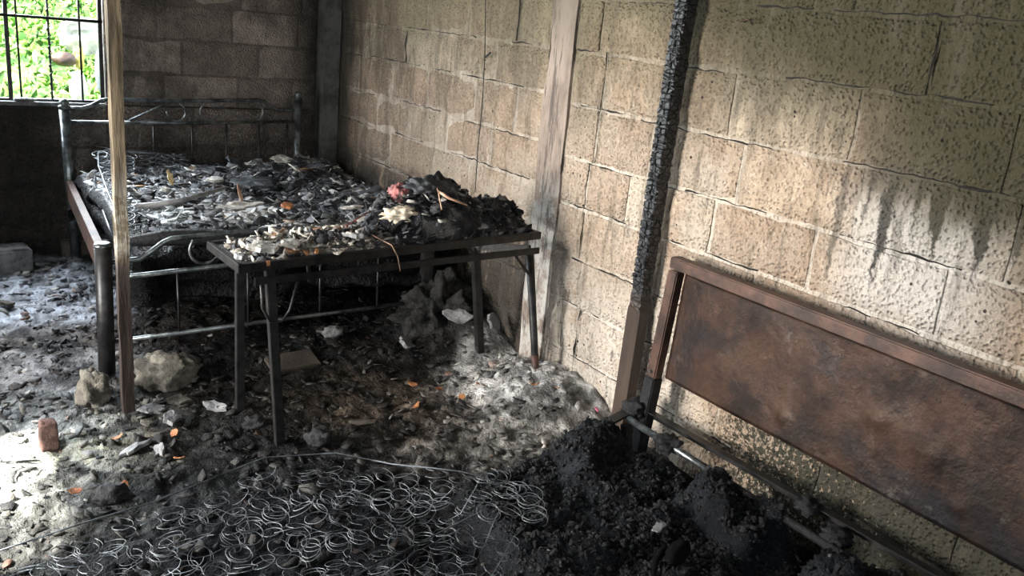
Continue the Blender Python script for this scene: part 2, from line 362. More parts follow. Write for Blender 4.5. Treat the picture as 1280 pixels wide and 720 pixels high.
def floor_col(x, y):
    x = np.asarray(x, float); y = np.asarray(y, float)
    wx = x + (fbm(x, y, 5, 4, 21) - .5) * .28; wy = y + (fbm(x, y, 5, 4, 33) - .5) * .28
    num = np.zeros(x.shape + (3,)); den = np.zeros(x.shape)
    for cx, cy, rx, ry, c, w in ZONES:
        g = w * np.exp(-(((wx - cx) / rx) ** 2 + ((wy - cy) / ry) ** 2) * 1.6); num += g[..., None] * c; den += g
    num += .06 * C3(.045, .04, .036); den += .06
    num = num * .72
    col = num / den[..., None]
    sp = fbm(x, y, 26, 4, 40); col = col * (.08 + 3.4 * sp ** 1.9)[..., None]
    pale = sstep(fbm(x, y, 38, 3, 50), .62, .70)[..., None] * .12
    col = col * (1 - pale) + pale * (col * .4 + .17)
    blk = sstep(fbm(x, y, 9, 4, 60), .56, .66)[..., None] * .7
    col = col * (1 - blk) + blk * C3(.012, .012, .013)
    nb = poly_in(wx * .3 + x * .7, wy * .3 + y * .7, [(.15, 2.1), (.5, 2.34), (1.02, 2.43), (1.3, 2.2), (1.6, 2.0), (1.6, .5), (-1, .5), (-1, 1.9)], .07)[..., None] * .93
    col = col * (1 - nb) + nb * C3(.007, .0075, .009) * (.3 + 1.6 * sp)[..., None]
    c = poly_in(wx * .25 + x * .75, wy * .25 + y * .75, CHARCOAL, .03)[..., None]
    cc = C3(.006, .0065, .0075) * (.5 + 1.6 * fbm(x, y, 14, 4, 70))[..., None] + sstep(fbm(x, y, 5, 4, 80), .52, .7)[..., None] * C3(.008, .009, .011)
    return col * (1 - c) + c * cc

def set_cols(me, c):
    a = me.color_attributes.new('tint', 'FLOAT_COLOR', 'POINT')
    a.data.foreach_set('color', np.concatenate([c, np.ones((len(c), 1))], 1).astype(np.float32).ravel())
def grid_mesh(name, xs, ys, zf, cf):
    X, Y = np.meshgrid(xs, ys, indexing='ij'); Z = zf(X, Y); n, m = X.shape
    v = np.stack([X, Y, Z], -1).reshape(-1, 3)
    i = np.arange(n * m).reshape(n, m)
    f = np.stack([i[:-1, :-1], i[1:, :-1], i[1:, 1:], i[:-1, 1:]], -1).reshape(-1, 4)
    me = bpy.data.meshes.new(name); me.vertices.add(len(v)); me.vertices.foreach_set('co', v.astype(np.float32).ravel())
    me.loops.add(f.size); me.loops.foreach_set('vertex_index', f.astype(np.int32).ravel())
    me.polygons.add(len(f)); me.polygons.foreach_set('loop_start', np.arange(0, f.size, 4, dtype=np.int32))
    me.update(); me.validate(); me.polygons.foreach_set('use_smooth', np.ones(len(f), bool))
    set_cols(me, cf(X, Y).reshape(-1, 3)); return me
xs = np.concatenate([np.arange(-1.3, -.1, .04), np.arange(-.1, 2.26, .0125)])
ys = np.concatenate([np.arange(-1.1, 1.0, .05), np.arange(1.0, 3.4, .0125), np.arange(3.4, 5.42, .025)])
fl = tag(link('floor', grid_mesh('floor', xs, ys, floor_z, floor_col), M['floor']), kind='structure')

def shards(name, x, y, zf, size, thick, cols, tilt, mat, lift=.3, stretch=1.0, seed=1, nv=5):
    r = np.random.default_rng(seed); n = len(x); x = np.asarray(x); y = np.asarray(y)
    ang = np.sort(r.random((n, nv)) * .75 + np.arange(nv) * 1.0, 1) * 2 * np.pi / nv
    rad = size[:, None] * (.55 + .65 * r.random((n, nv)))
    px = rad * np.cos(ang) * stretch; py = rad * np.sin(ang); th = thick
    top = np.stack([px * .9, py * .9, np.repeat(th[:, None], nv, 1) * (.7 + .6 * r.random((n, nv)))], -1)
    bot = np.stack([px, py, np.zeros((n, nv))], -1)
    V = np.concatenate([bot, top], 1)
    a = r.random(n) * 2 * np.pi; tx = r.normal(0, 1, n) * tilt; ty = r.normal(0, 1, n) * tilt
    ca, sa = np.cos(a), np.sin(a); cx_, sx_ = np.cos(tx), np.sin(tx); cy_, sy_ = np.cos(ty), np.sin(ty)
    Rz = np.zeros((n, 3, 3)); Rz[:, 0, 0] = ca; Rz[:, 0, 1] = -sa; Rz[:, 1, 0] = sa; Rz[:, 1, 1] = ca; Rz[:, 2, 2] = 1
    Rx = np.zeros((n, 3, 3)); Rx[:, 0, 0] = 1; Rx[:, 1, 1] = cx_; Rx[:, 1, 2] = -sx_; Rx[:, 2, 1] = sx_; Rx[:, 2, 2] = cx_
    Ry = np.zeros((n, 3, 3)); Ry[:, 1, 1] = 1; Ry[:, 0, 0] = cy_; Ry[:, 0, 2] = sy_; Ry[:, 2, 0] = -sy_; Ry[:, 2, 2] = cy_
    V = np.einsum('nij,nkj->nki', Rx @ Ry @ Rz, V)
    V += np.stack([x, y, zf(x, y) + size * lift * np.abs(tilt)], -1)[:, None, :]
    k = 2 * nv; base = (np.arange(n) * k)[:, None]
    side = np.array([[i, (i + 1) % nv, nv + (i + 1) % nv, nv + i] for i in range(nv)]).ravel()
    loops = np.concatenate([np.arange(nv) + nv, np.arange(nv)[::-1], side]); L = len(loops)
    allL = (base + loops).astype(np.int32)
    st = np.concatenate([[0, nv], 2 * nv + 4 * np.arange(nv)]); starts = ((np.arange(n) * L)[:, None] + st).astype(np.int32)
    me = bpy.data.meshes.new(name); me.vertices.add(n * k); me.vertices.foreach_set('co', V.astype(np.float32).ravel())
    me.loops.add(allL.size); me.loops.foreach_set('vertex_index', allL.ravel())
    me.polygons.add(starts.size); me.polygons.foreach_set('loop_start', starts.ravel()); me.update(); me.validate()
    set_cols(me, np.repeat(cols, k, 0)); return link(name, me, mat)

def palette(r, n, pal):
    w = np.array([p[0] for p in pal], float); w /= w.sum(); i = r.choice(len(pal), n, p=w)
    c = np.array([p[1] for p in pal], float)[i]; return c * (.6 + .8 * r.random((n, 1)))

# floor rubble
r = np.random.default_rng(5); n = 16000
fx = r.uniform(-.4, 2.16, n); fy = r.uniform(1.5, 5.25, n) ** 1.0
keep = (poly_in(fx, fy, CHARCOAL, .02) < .3) & ~((fx < .35) & (fy > 4.0) & (r.random(n) < .5)); fx, fy = fx[keep], fy[keep]; n = len(fx)
sz = .003 + .021 * r.random(n) ** 5; fc = floor_col(fx, fy)
pc = palette(r, n, [(7, (.012, .012, .014)), (4, (.05, .046, .042)), (2, (.16, .15, .135)), (.8, (.42, .40, .36)), (.35, (.14, .07, .045))])
mixv = .6 * r.random((n, 1)); col = fc * mixv + pc * (1 - mixv) * (.12 + 2.2 * np.clip(fc.mean(1, keepdims=True) * 3.2, 0, .9))
rub = shards('floor_rubble', fx, fy, floor_z, sz, sz * r.uniform(.1, .45, n), col, .4, M['shard'], .2, 1.5, 3)
tag(rub, 'loose ash, char and rubble bits strewn over the floor', 'rubble', kind='stuff')
# charcoal crumbs over the collapsed mattress
r = np.random.default_rng(6); n = 26000
fx = r.uniform(.75, 2.12, n); fy = r.uniform(.6, 2.24, n); keep = poly_in(fx, fy, CHARCOAL, .03) > .35; fx, fy = fx[keep], fy[keep]; n = len(fx)
sz = .002 + .009 * r.random(n) ** 4
col = palette(r, n, [(8, (.006, .0065, .0075)), (3, (.014, .015, .018)), (.4, (.04, .042, .048)), (.03, (.15, .14, .13))])
crumbs = shards('charcoal_crumbs', fx, fy, floor_z, sz, sz * r.uniform(.3, .9, n), col, .8, M['charcoal'], .15, 1.5, 4)
tag(crumbs, 'black charcoal crumbs heaped over the collapsed bed beside the rusty headboard', 'charcoal', kind='stuff')

# ------------------------------------------------------------------ walls of concrete blocks
def block_mesh(seed):
    rr = random.Random(seed); bm = bmesh.new(); nx, nz = 6, 3; g = {}
    for i in range(nx + 1):
        for j in range(nz + 1):
            e = i in (0, nx) or j in (0, nz)
            u = i / nx - .5; w = j / nz - .5
            if e: u += rr.uniform(-.010, .006) * (1 if u > 0 else -1) * (i in (0, nx)); w += rr.uniform(-.03, .015) * (1 if w > 0 else -1) * (j in (0, nz))
            dep = rr.uniform(-.05, .03) if not e else rr.uniform(.06, .13)
            g[i, j] = bm.verts.new((u, dep, w))
    for i in range(nx):
        for j in range(nz): bm.faces.new((g[i, j], g[i + 1, j], g[i + 1, j + 1], g[i, j + 1])).smooth = True
    ring = [(i, 0) for i in range(nx)] + [(nx, j) for j in range(nz)] + [(i, nz) for i in range(nx, 0, -1)] + [(0, j) for j in range(nz, 0, -1)]
    bk = [bm.verts.new((g[k].co.x * 1.01, 1.0, g[k].co.z * 1.01)) for k in ring]
    for a in range(len(ring)):
        b = (a + 1) % len(ring); bm.faces.new((g[ring[b]], g[ring[a]], bk[a], bk[b])).smooth = False
    me = bpy.data.meshes.new('concrete_block'); bmesh.ops.recalc_face_normals(bm, faces=bm.faces); bm.to_mesh(me); bm.free(); return me
BM = [block_mesh(i) for i in range(7)]
BMB, BMD = [], []
for b in BM:
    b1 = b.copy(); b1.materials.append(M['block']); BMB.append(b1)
    b2 = b.copy(); b2.materials.append(M['block_dark']); BMD.append(b2)
def put_block(parent, p0, p1, z0, z1, face, axis, rr, dark=False):
    """axis 'y': a wall facing -x at x=face; axis 'x': a wall facing -y at y=face"""
    gap = rr.uniform(.010, .016); w = abs(p1 - p0) - gap; h = z1 - z0 - rr.uniform(.010, .016)
    if w < .05 or h < .03: return
    o = bpy.data.objects.new('concrete_block', rr.choice(BMD if dark else BMB)); COL.objects.link(o); o.parent = parent
    d = .07; out = rr.uniform(-.003, .003)
    cz = (z0 + z1) / 2; cp = (p0 + p1) / 2
    if axis == 'y': o.rotation_euler = (0, rr.uniform(-.004, .004), -math.pi / 2); o.location = (face + out, cp, cz)
    else: o.rotation_euler = (0, rr.uniform(-.004, .004), 0); o.location = (cp, face + out, cz)
    o.scale = (w, d, h)
def run(parent, lo, hi, joints, z0, z1, face, axis, rr, dark=False, L=.43):
    js = sorted(j for j in joints if lo + .06 < j < hi - .06)
    if not js: js = [rr.uniform(lo + .1, lo + L)]
    while js[0] - lo > L * 1.35: js.insert(0, js[0] - L * rr.uniform(.96, 1.03))
    while hi - js[-1] > L * 1.35: js.append(js[-1] + L * rr.uniform(.96, 1.03))
    k = 0
    while k < len(js) - 1:
        gp = js[k + 1] - js[k]
        if gp > L * 1.5:
            nn = round(gp / L); js[k + 1:k + 1] = [js[k] + gp * q / nn for q in range(1, nn)]; k += nn
        else: k += 1
    e = [lo] + js + [hi]
    for a, b in zip(e, e[1:]): put_block(parent, a, b, z0, z1, face, axis, rr, dark)

rr = random.Random(3)
CEIL = 2.55
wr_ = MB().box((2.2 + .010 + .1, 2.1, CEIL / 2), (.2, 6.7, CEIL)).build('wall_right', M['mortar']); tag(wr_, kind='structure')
zr = [-.01, .195, .40, .60, .805, .995, 1.203, 1.412, 1.612, 1.82, 2.03, 2.24, 2.54]
jr = {0: [2.42, 2.05, 1.6, 1.2], 1: [2.629, 2.2, 1.85, 1.42, .98], 2: [2.667, 2.26, 2.05, 1.62, 1.2], 3: [2.688, 2.227, 1.8, 1.38, .95], 4: [2.696, 2.445, 2.012, 1.6, 1.18],
      5: [2.673, 2.36, 1.93, 1.48, 1.04], 6: [2.664, 2.008, 1.543, 1.098], 7: [2.718, 1.806, 1.353, .9], 8: [2.5, 2.1, 1.62]}
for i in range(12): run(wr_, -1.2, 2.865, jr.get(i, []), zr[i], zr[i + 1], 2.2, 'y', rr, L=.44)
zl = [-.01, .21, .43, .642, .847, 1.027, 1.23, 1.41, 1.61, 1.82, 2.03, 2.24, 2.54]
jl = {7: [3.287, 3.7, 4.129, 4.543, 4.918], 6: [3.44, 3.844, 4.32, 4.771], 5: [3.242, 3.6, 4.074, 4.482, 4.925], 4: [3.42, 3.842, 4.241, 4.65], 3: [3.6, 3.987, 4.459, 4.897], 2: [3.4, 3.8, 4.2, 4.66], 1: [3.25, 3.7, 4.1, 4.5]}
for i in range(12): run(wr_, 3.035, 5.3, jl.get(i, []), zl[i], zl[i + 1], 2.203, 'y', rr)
M['crack'] = simple('dark_joint_crack', (.004, .0035, .003), (.02, .016, .013), 20, .95)
rr = random.Random(77)
def cracks(parent, lo, hi, zs, xf, seed):
    mb = MB()
    for z in zs:
        y = lo + rr.uniform(0, .2)
        while y < hi - .08:
            L_ = min(rr.uniform(.12, .75), hi - y); P, Rr = [], []; n_ = max(4, int(L_ / .018)); off = rr.choice((.004, .006, -.006))
            for k in range(n_ + 1):
                yy = y + L_ * k / n_; P.append((xf, yy, z + off + mnoise.noise(Vector((yy * 22, z * 9, seed))) * .007 + mnoise.noise(Vector((yy * 70, z * 9, seed))) * .003))
                Rr.append(.0005 + .0042 * max(0, .35 + mnoise.noise(Vector((yy * 9, z * 5, seed + 3)))))
            mb.tube(P, Rr, 4); y += L_ + rr.uniform(.02, .35)
    return tag(mb.build('joint_crack', M['crack'], parent), kind='stuff')
cracks(wr_, .3, 2.86, zr[1:9], 2.2095, 1); cracks(wr_, 3.04, 5.15, zl[1:9], 2.2095, 2)
mb = MB()
for y0, za, zb2 in ((2.872, 1.15, 1.62), (3.03, .7, 1.5), (2.868, .62, 1.05), (2.664, 1.0, 1.42), (2.69, .60, .995), (1.353, 1.42, 1.60), (2.64, .1, .4), (3.287, 1.42, 1.6), (4.32, 1.24, 1.40)):
    P, Rr = [], []; n_ = int((zb2 - za) / .014)
    for k in range(n_ + 1):
        z = za + (zb2 - za) * k / n_; P.append((2.2005, y0 + mnoise.noise(Vector((z * 14, y0, 0))) * .014 + mnoise.noise(Vector((z * 50, y0, 3))) * .005, z)); Rr.append(.0008 + .006 * max(0, .25 + mnoise.noise(Vector((z * 11, y0, 5)))))
    mb.tube(P, Rr, 4)
tag(mb.build('upright_crack', M['crack'], wr_), kind='stuff')
# tie column between the two stretches of blockwork, and the corner column
cb = MB(); cb.box((2.247, 2.952, CEIL / 2), (.10, .165, CEIL))
bmesh.ops.subdivide_edges(cb.bm, edges=[e for e in cb.bm.edges if abs(e.verts[0].co.z - e.verts[1].co.z) > 1], cuts=60)
for v in cb.bm.verts:
    v.co.x += (mnoise.noise(v.co * 3.1) * .006); v.co.y += mnoise.noise(v.co * 4.3 + Vector((9, 0, 0))) * .014
colm = cb.build('trim_1', M['column']); tag(colm, kind='structure')
tag(MB().box((2.15, 5.25, CEIL / 2), (.10, .14, CEIL), bevel=.006).build('trim_2', M['corner']), kind='structure')
# back wall with the barred window opening
WX0, WX1, WZ0, WZ1 = -.45, .895, .855, 1.95
wb = MB().box((.45, 5.43, WZ0 / 2 - .005), (3.7, .2, WZ0 - .012)).box(((WX1 + 2.3) / 2 + .006, 5.43, (WZ0 + CEIL) / 2), (2.3 - WX1, .2, CEIL - WZ0 + .01)) \
    .box(((-1.4 + WX0) / 2 - .006, 5.43, (WZ0 + CEIL) / 2), (WX0 + 1.4, .2, CEIL - WZ0 + .01)).box(((WX0 + WX1) / 2, 5.43, (WZ1 + CEIL) / 2), (WX1 - WX0 + .02, .2, CEIL - WZ1)).build('wall_back', M['mortar_dark'])
tag(wb, kind='structure')
zb = [-.01, .19, .40, .61, .845, 1.026, 1.218, 1.409, 1.61, 1.81, 2.02, 2.25, 2.54]
jb = {7: [1.2, 1.638, 2.0], 6: [1.16, 1.583, 1.98], 5: [1.303, 1.74], 4: [1.2, 1.62, 1.95], 3: [.5, .9, 1.36, 1.78], 2: [.3, .72, 1.15, 1.56, 1.98]}
for i in range(12):
    z0, z1 = zb[i], zb[i + 1]
    if i < 4: run(wb, -1.28, 2.1, jb.get(i, []), z0, z1, 5.323, 'x', rr, True)
    else:
        run(wb, WX1, 2.1, jb.get(i, []), z0, z1, 5.323, 'x', rr, True)
        if z0 < WZ1: run(wb, -1.28, WX0, [], z0, z1, 5.323, 'x', rr, True)
        else: run(wb, -1.28, WX1, [], z0, z1, 5.323, 'x', rr, True)
# left wall with its doorway, front wall with its opening, roof boards
DY0, DY1, DZ = 2.34, 3.12, 2.05
wlft = MB().box((-1.4, (DY0 - 1.2) / 2, CEIL / 2), (.2, DY0 + 1.2, CEIL)).box((-1.4, (DY1 + 5.5) / 2, CEIL / 2), (.2, 5.5 - DY1, CEIL)) \
    .box((-1.4, (DY0 + DY1) / 2, (DZ + CEIL) / 2), (.2, DY1 - DY0 + .02, CEIL - DZ)).build('wall_left', M['side_wall']); tag(wlft, kind='structure')
wf = MB().box((1.35, -1.2, CEIL / 2), (1.9, .15, CEIL)).box((-.4, -1.2, .45), (1.8, .15, .9)).box((-.4, -1.2, 2.4), (1.8, .15, .3)).build('wall_front', M['side_wall']); tag(wf, kind='structure')
tag(MB().box((.45, 2.1, CEIL + .03), (3.9, 6.9, .06)).build('ceiling', M['ceiling']), kind='structure')

# window bars
wnd = link('window_1', None); wnd.location = (.22, 5.36, WZ0); tag(wnd, kind='structure')
def wbar(a, b, rad, name='window_bar', n=8, mat='black_iron'): return MB().tube([a, b], rad, n).build(name, M[mat], wnd)
for x in (-.36, -.2, -.05, .10, .26, .49, .785, .636): barw = wbar((x, 5.36, WZ0 - .01), (x - .004, 5.36, WZ1 + .01), .0055)
for x in (.441, .884): MB().box((x, 5.36, (WZ0 + WZ1) / 2), (.02, .025, WZ1 - WZ0), bevel=.003).build('frame_upright', M['black_iron'], wnd)
wbar((WX0, 5.35, 1.286), (WX1, 5.35, 1.286), .008, 'cross_bar'); wbar((WX0, 5.35, 1.7), (WX1, 5.35, 1.7), .008, 'cross_bar')
MB().box((.22, 5.36, WZ0 + .006), (1.33, .03, .012)).build('bottom_rail', M['black_iron'], wnd)
MB().box((.22, 5.40, WZ0 - .01), (1.34, .20, .02), bevel=.004).build('window_sill', M['stone_grey'], wnd)
# twisted wire wound on one bar
hp = [(.636 + .009 * math.cos(t), 5.36 + .009 * math.sin(t), WZ0 + .02 + t * .0075) for t in [k * .7 for k in range(95)]]
MB().tube(hp, .0025, 4).build('wound_wire', M['black_iron'], barw)
def lump(name, p, size, mat, label, cat, seed=1, amp=.3, freq=2.2, sub=3, rot=None, group=None, flat=0, base=None):
    mb = MB().blob(p, size, seed, amp, freq, sub, rot, flat)
    o = mb.solo(name, M[mat] if isinstance(mat, str) else mat, base or p, True); return tag(o, label, cat, group)
lump('plaster_flake', (.50, 5.31, WZ0 + .012), (.05, .03, .012), 'stone_grey', 'pale grey flake lying on the window sill', 'debris', 4)

# ------------------------------------------------------------------ outside the window
def bank_z(x, y): return -.15 + np.clip(y - 5.6, 0, 20) * .23 + (fbm(x, y, 1.2, 3, 4) - .5) * .3
def bank_c(x, y): return np.ones(np.shape(x) + (3,)) * C3(.12, .22, .05) * (.5 + fbm(x, y, 4, 3)[..., None])
tag(link('garden_ground', grid_mesh('garden_ground', np.arange(-6, 9, .25), np.arange(5.6, 22, .25), bank_z, bank_c), M['leafy']), kind='structure')
r = np.random.default_rng(9); n = 16000
gx = r.uniform(-1.5, 4.5, n); gy = r.uniform(6.0, 13, n)
gr = shards('garden_weeds', gx, gy, lambda a, b: bank_z(a, b) + r.random(n) * .28, .012 + .025 * r.random(n), np.full(n, .001), palette(r, n, [(4, (.09, .22, .03)), (3, (.24, .40, .07)), (2, (.03, .09, .015)), (1.2, (.5, .5, .3))]), 1.2, M['leafy'], .1, 2.2, 8)
tag(gr, 'sunlit green weeds and grass outside the barred window', 'weeds', kind='stuff')
WH = simple('white_plastic_sheet', (.5, .5, .49), (.75, .75, .73), 5, .5, 0, .01)
YL = simple('yellow_plastic_bag', (.20, .14, .01), (.5, .42, .12), 9, .4, 0, .01)
BL = simple('blue_grey_plastic', (.04, .05, .10), (.14, .16, .24), 6, .5)
BR = simple('brown_basin', (.012, .006, .004), (.07, .035, .02), 9, .6)
def cloth(name, mat, c, sx_, sz_, label, cat, seed):
    bm = bmesh.new(); g = {}; N = 18
    for i in range(N + 1):
        for j in range(N + 1):
            u, v = i / N * 2 - 1, j / N * 2 - 1; k = math.sqrt(max(0, 1 - .45 * v * v)) * (1 - .12 * abs(u))
            p = Vector((u * sx_ * k, 0, v * sz_ * (1 - .25 * u * u)))
            p.y = mnoise.noise(Vector((u * 2 + seed, v * 2, seed))) * .14 + .25 * (v * sz_); g[i, j] = bm.verts.new(Vector(c) + p)
    for i in range(N):
        for j in range(N): bm.faces.new((g[i, j], g[i + 1, j], g[i + 1, j + 1], g[i, j + 1])).smooth = True
    bmesh.ops.solidify(bm, geom=bm.faces[:], thickness=.01)
    mb = MB(); mb.bm.free(); mb.bm = bm
    return tag(mb.solo(name, mat, c), label, cat)
q = U('y', 7.6, 108, 45); cloth('plastic_sheet', WH, q, .22, .14, 'bright white plastic sheet draped outside the window', 'sheet', 2)
q = U('y', 7.5, 99, 72)
bg_ = tag(MB().blob(q, (.035, .03, .085), 3, .35, 2.5).solo('plastic_bag', YL, q, True), 'yellow tied plastic bag hanging from the white sheet outside', 'bag')
q2 = U('y', 7.45, 98, 108); tag(MB().blob(q2, (.06, .05, .12), 6, .3, 2).solo('flour_sack', WH, q2, True), 'cream crumpled sack hanging below the yellow bag outside', 'sack')
q = U('y', 7.45, 80, 74); tag(MB().blob(q, (.085, .06, .055), 5, .15, 2).solo('basin', BR, q, True), 'brown dented basin under the white sheet outside', 'basin')
q = U('y', 7.0, 127, 88); tag(MB().blob(q, (.045, .06, .16), 8, .1, 2).solo('plastic_barrel', BL, q, True), 'blue grey plastic barrel seen at the right edge of the window', 'barrel')

# ------------------------------------------------------------------ rear bed: tubular steel
bed = thing('metal_bed', (1.3, 4.3, 0), 'scorched tubular steel bed frame with scrolled headboard below the barred window', 'bed')
HY = 5.15
hx0, hx1 = .665, 1.922
def post(x, y, ztop, rad, lean=0, fin=True):
    p = MB().tube([(x, y, .0), (x + lean, y, ztop)], rad, 14).build('bed_post', M['grey_tube'], bed)
    if fin: MB().tube([(x + lean, y, ztop - .01), (x + lean, y, ztop), (x + lean, y, ztop + .008), (x + lean, y, ztop + .012), (x + lean, y, ztop + .022), (x + lean, y, ztop + .034), (x + lean, y, ztop + .044), (x + lean, y, ztop + .048)],
                      [rad * 1.0, rad * 1.1, rad * 1.15, rad * .7, rad * .95, rad * .85, rad * .5, rad * .1], 14).build('finial', M['grey_tube'], p)
    return p
post(hx0 + .02, HY, .85, .027, -.022); post(hx1 + .006, HY, .935, .024, -.004)
def bar(name, pts, rad, mat='grey_tube', n=8, par=None): return MB().tube(pts, rad, n).build(name, M[mat], par or bed)
bar('top_rail', [(hx0, HY, .848), (.75, HY, .85), (.79, HY, .862), (.84, HY, .892), (.87, HY, .898), (1.3, HY, .905), (1.68, HY, .920), (1.72, HY, .915), (1.77, HY, .88), (1.80, HY, .868), (hx1, HY, .867)], .0105)
bar('lower_rail', [(hx0, HY, .776), (1.3, HY, .780), (hx1, HY, .803)], .0095)
for x in (1.103, 1.309, 1.501, 1.692, 1.86, .92): bar('spindle', [(x, HY, .785), (x, HY, .38)], .0055, 'black_iron', 6)
def scroll(pts, name='scroll', rad=.006):
    bar(name, pts, rad, n=6)
def arc(cx, cz, rad, a0, a1, y, n=14): return [(cx + rad * math.cos(a0 + (a1 - a0) * k / n), y, cz + rad * math.sin(a0 + (a1 - a0) * k / n)) for k in range(n + 1)]
scroll([(.98, HY, .79), (1.05, HY, .825), (1.13, HY, .865), (1.19, HY, .892)])
scroll(arc(1.225, .84, .05, 1.2, -3.2, HY)); scroll(arc(1.405, .845, .05, 2.0, 6.3, HY))
scroll([(1.42, HY, .892), (1.48, HY, .87), (1.55, HY, .83), (1.60, HY, .805)] + arc(1.655, .855, .058, 4.0, 7.4, HY))
scroll([(.90, HY, .895), (.95, HY, .85), (.93, HY, .80)])
# side rails, far rail against the wall
sideL = MB().beam((.668, 5.14, .42), (.545, 3.47, .50), .10, .03, Vector((1, 0, 0))).build('side_rail', M['rust'], bed)
MB().beam((1.93, 5.14, .42), (1.955, 3.52, .48), .09, .03, Vector((1, 0, 0))).build('side_rail', M['black_iron'], bed)
# foot end
FY = 3.46
fpost = MB().tube([(.548, FY, 0), (.551, FY, .555)], .031, 16).build('bed_post', M['black_iron'], bed)
MB().tube([(.551, FY, .553), (.551, FY, .560), (.551, FY, .568)], [.034, .034, .026], 16).build('post_cap', M['grey_tube'], fpost)
MB().box((1.955, 3.50, .30), (.05, .05, .60), bevel=.004).build('bed_post', M['black_iron'], bed)
def fy(x): return FY + (x - .55) * .03
def fb(name, pts, rad, n=8): bar(name, [(x, fy(x), z) for x, z in pts], rad, n=n)
fb('foot_rail', [(.56, .488), (.68, .494), (.715, .515), (.77, .555), (.80, .567), (1.05, .578), (1.55, .585), (1.7, .56), (1.78, .50), (1.94, .49)], .011)
fb('foot_rail', [(.56, .425), (1.04, .443), (1.94, .46)], .010)
fb('foot_rail', [(.56, .170), (1.2, .178), (1.94, .188)], .0095)
for x in (.818, 1.1, 1.42, 1.7): bar('spindle', [(x, fy(x), .43), (x + .006, fy(x), .18)], .005, 'black_iron', 6)
bar('scroll', [(x, fy(x), z) for x, _, z in arc(.925, .515, .058, 2.3, 5.6, 0)] + [(1.0, fy(1), .475), (1.03, fy(1), .49)], .006, n=6)
bar('scroll', [(x, fy(x), z) for x, _, z in arc(1.5, .515, .055, .9, -3.0, 0)], .006, n=6)
for y in (3.8, 4.2, 4.6, 4.95): MB().beam((.64, y, .37), (1.92, y, .37), .04, .02).build('slat', M['char'], bed)

# burnt mattress on the rear bed
def bed_z(x, y):
    x = np.asarray(x, float); y = np.asarray(y, float)
    z = .53 + (fbm(x, y, 3.2, 4, 90) - .5) * .09 + (fbm(x, y, 13, 4, 95) - .5) * .05
    z = z + .05 * np.exp(-((x - 1.85) / .3) ** 2 - ((y - 4.9) / .35) ** 2) - .03 * sstep(y, 3.75, 3.52) - .04 * np.exp(-((x - 1.05) / .22) ** 2 - ((y - 4.1) / .3) ** 2)
    z = z - .06 * sstep(x, 2.05, 2.19)
    return z
BZ = []
def bzone(px, py, rx, ry, col, w=1.0):
    p = U('z', .55, px, py); BZ.append((p.x, p.y, rx, ry, C3(*col), w))
bzone(180, 235, .18, .22, (.20, .20, .20)); bzone(200, 250, .25, .12, (.30, .30, .29)); bzone(300, 258, .18, .1, (.42, .40, .37), 1.3); bzone(260, 215, .3, .25, (.09, .09, .095)); bzone(370, 205, .2, .2, (.14, .135, .13)); bzone(350, 230, .3, .2, (.04, .042, .046))
bzone(400, 250, .25, .2, (.04, .045, .05)); bzone(450, 250, .2, .3, (.045, .045, .05)); bzone(260, 195, .5, .2, (.03, .032, .035)); bzone(380, 280, .4, .1, (.25, .23, .20)); bzone(320, 285, .2, .08, (.35, .33, .3)); bzone(250, 280, .35, .12, (.012, .012, .014), 2); bzone(140, 230, .1, .6, (.16, .16, .16))
def bed_c(x, y):
    x = np.asarray(x, float); y = np.asarray(y, float)
    wx = x + (fbm(x, y, 6, 4, 21) - .5) * .3; wy = y + (fbm(x, y, 6, 4, 33) - .5) * .4
    num = np.zeros(x.shape + (3,)); den = np.zeros(x.shape)
    for cx, cy, rx, ry, c, w in BZ:
        g = w * np.exp(-(((wx - cx) / rx) ** 2 + ((wy - cy) / ry) ** 2) * 1.6); num += g[..., None] * c; den += g
    num += .05 * C3(.04, .042, .045); den += .05; num = num * 1.6
    col = num / den[..., None] * (.3 + 1.4 * fbm(x, y, 18, 4, 12))[..., None]
    blk = sstep(fbm(x, y, 11, 4, 66), .5, .58)[..., None] * .85
    return col * (1 - blk) + blk * C3(.010, .010, .012)
def slab(name, xs, ys, zf, cf, mat, layers):
    """burnt mattress: relief on top, ragged stacked layers on its sides"""
    me = grid_mesh(name, xs, ys, zf, cf); bm = bmesh.new(); bm.from_mesh(me); cl = bm.verts.layers.float_color['tint']
    bnd = [e for e in bm.edges if e.is_boundary]; start = bnd; z0 = layers
    for k, (dz, off) in enumerate(z0):
        ex = bmesh.ops.extrude_edge_only(bm, edges=start)['geom']; vs = [v for v in ex if isinstance(v, bmesh.types.BMVert)]
        cx, cy = (xs[0] + xs[-1]) / 2, (ys[0] + ys[-1]) / 2
        for v in vs:
            w = mnoise.noise(Vector((v.co.x * 3.0, v.co.y * 3.0, k * 1.7))) * .03
            v.co.z -= dz * (1 + w * 8)
            sx2 = 1 if v.co.x > cx else -1; sy2 = 1 if v.co.y > cy else -1
            dx = min(abs(v.co.x - xs[0]), abs(v.co.x - xs[-1])); dy = min(abs(v.co.y - ys[0]), abs(v.co.y - ys[-1]))
            if dx < dy: v.co.x += sx2 * (off + w * .3)
            else: v.co.y += sy2 * (off + w)
            v[cl] = (*((.002, .002, .0025) if (k % 3) else (.007, .007, .008)), 1)
        start = [e for e in ex if isinstance(e, bmesh.types.BMEdge)]
    for f in bm.faces: f.smooth = True
    bm.normal_update(); bm.to_mesh(me); bm.free(); me.materials.append(mat); return link(name, me, mat)
bm_x = np.arange(.72, 2.13, .016); bm_y = np.arange(3.56, 5.10, .016)
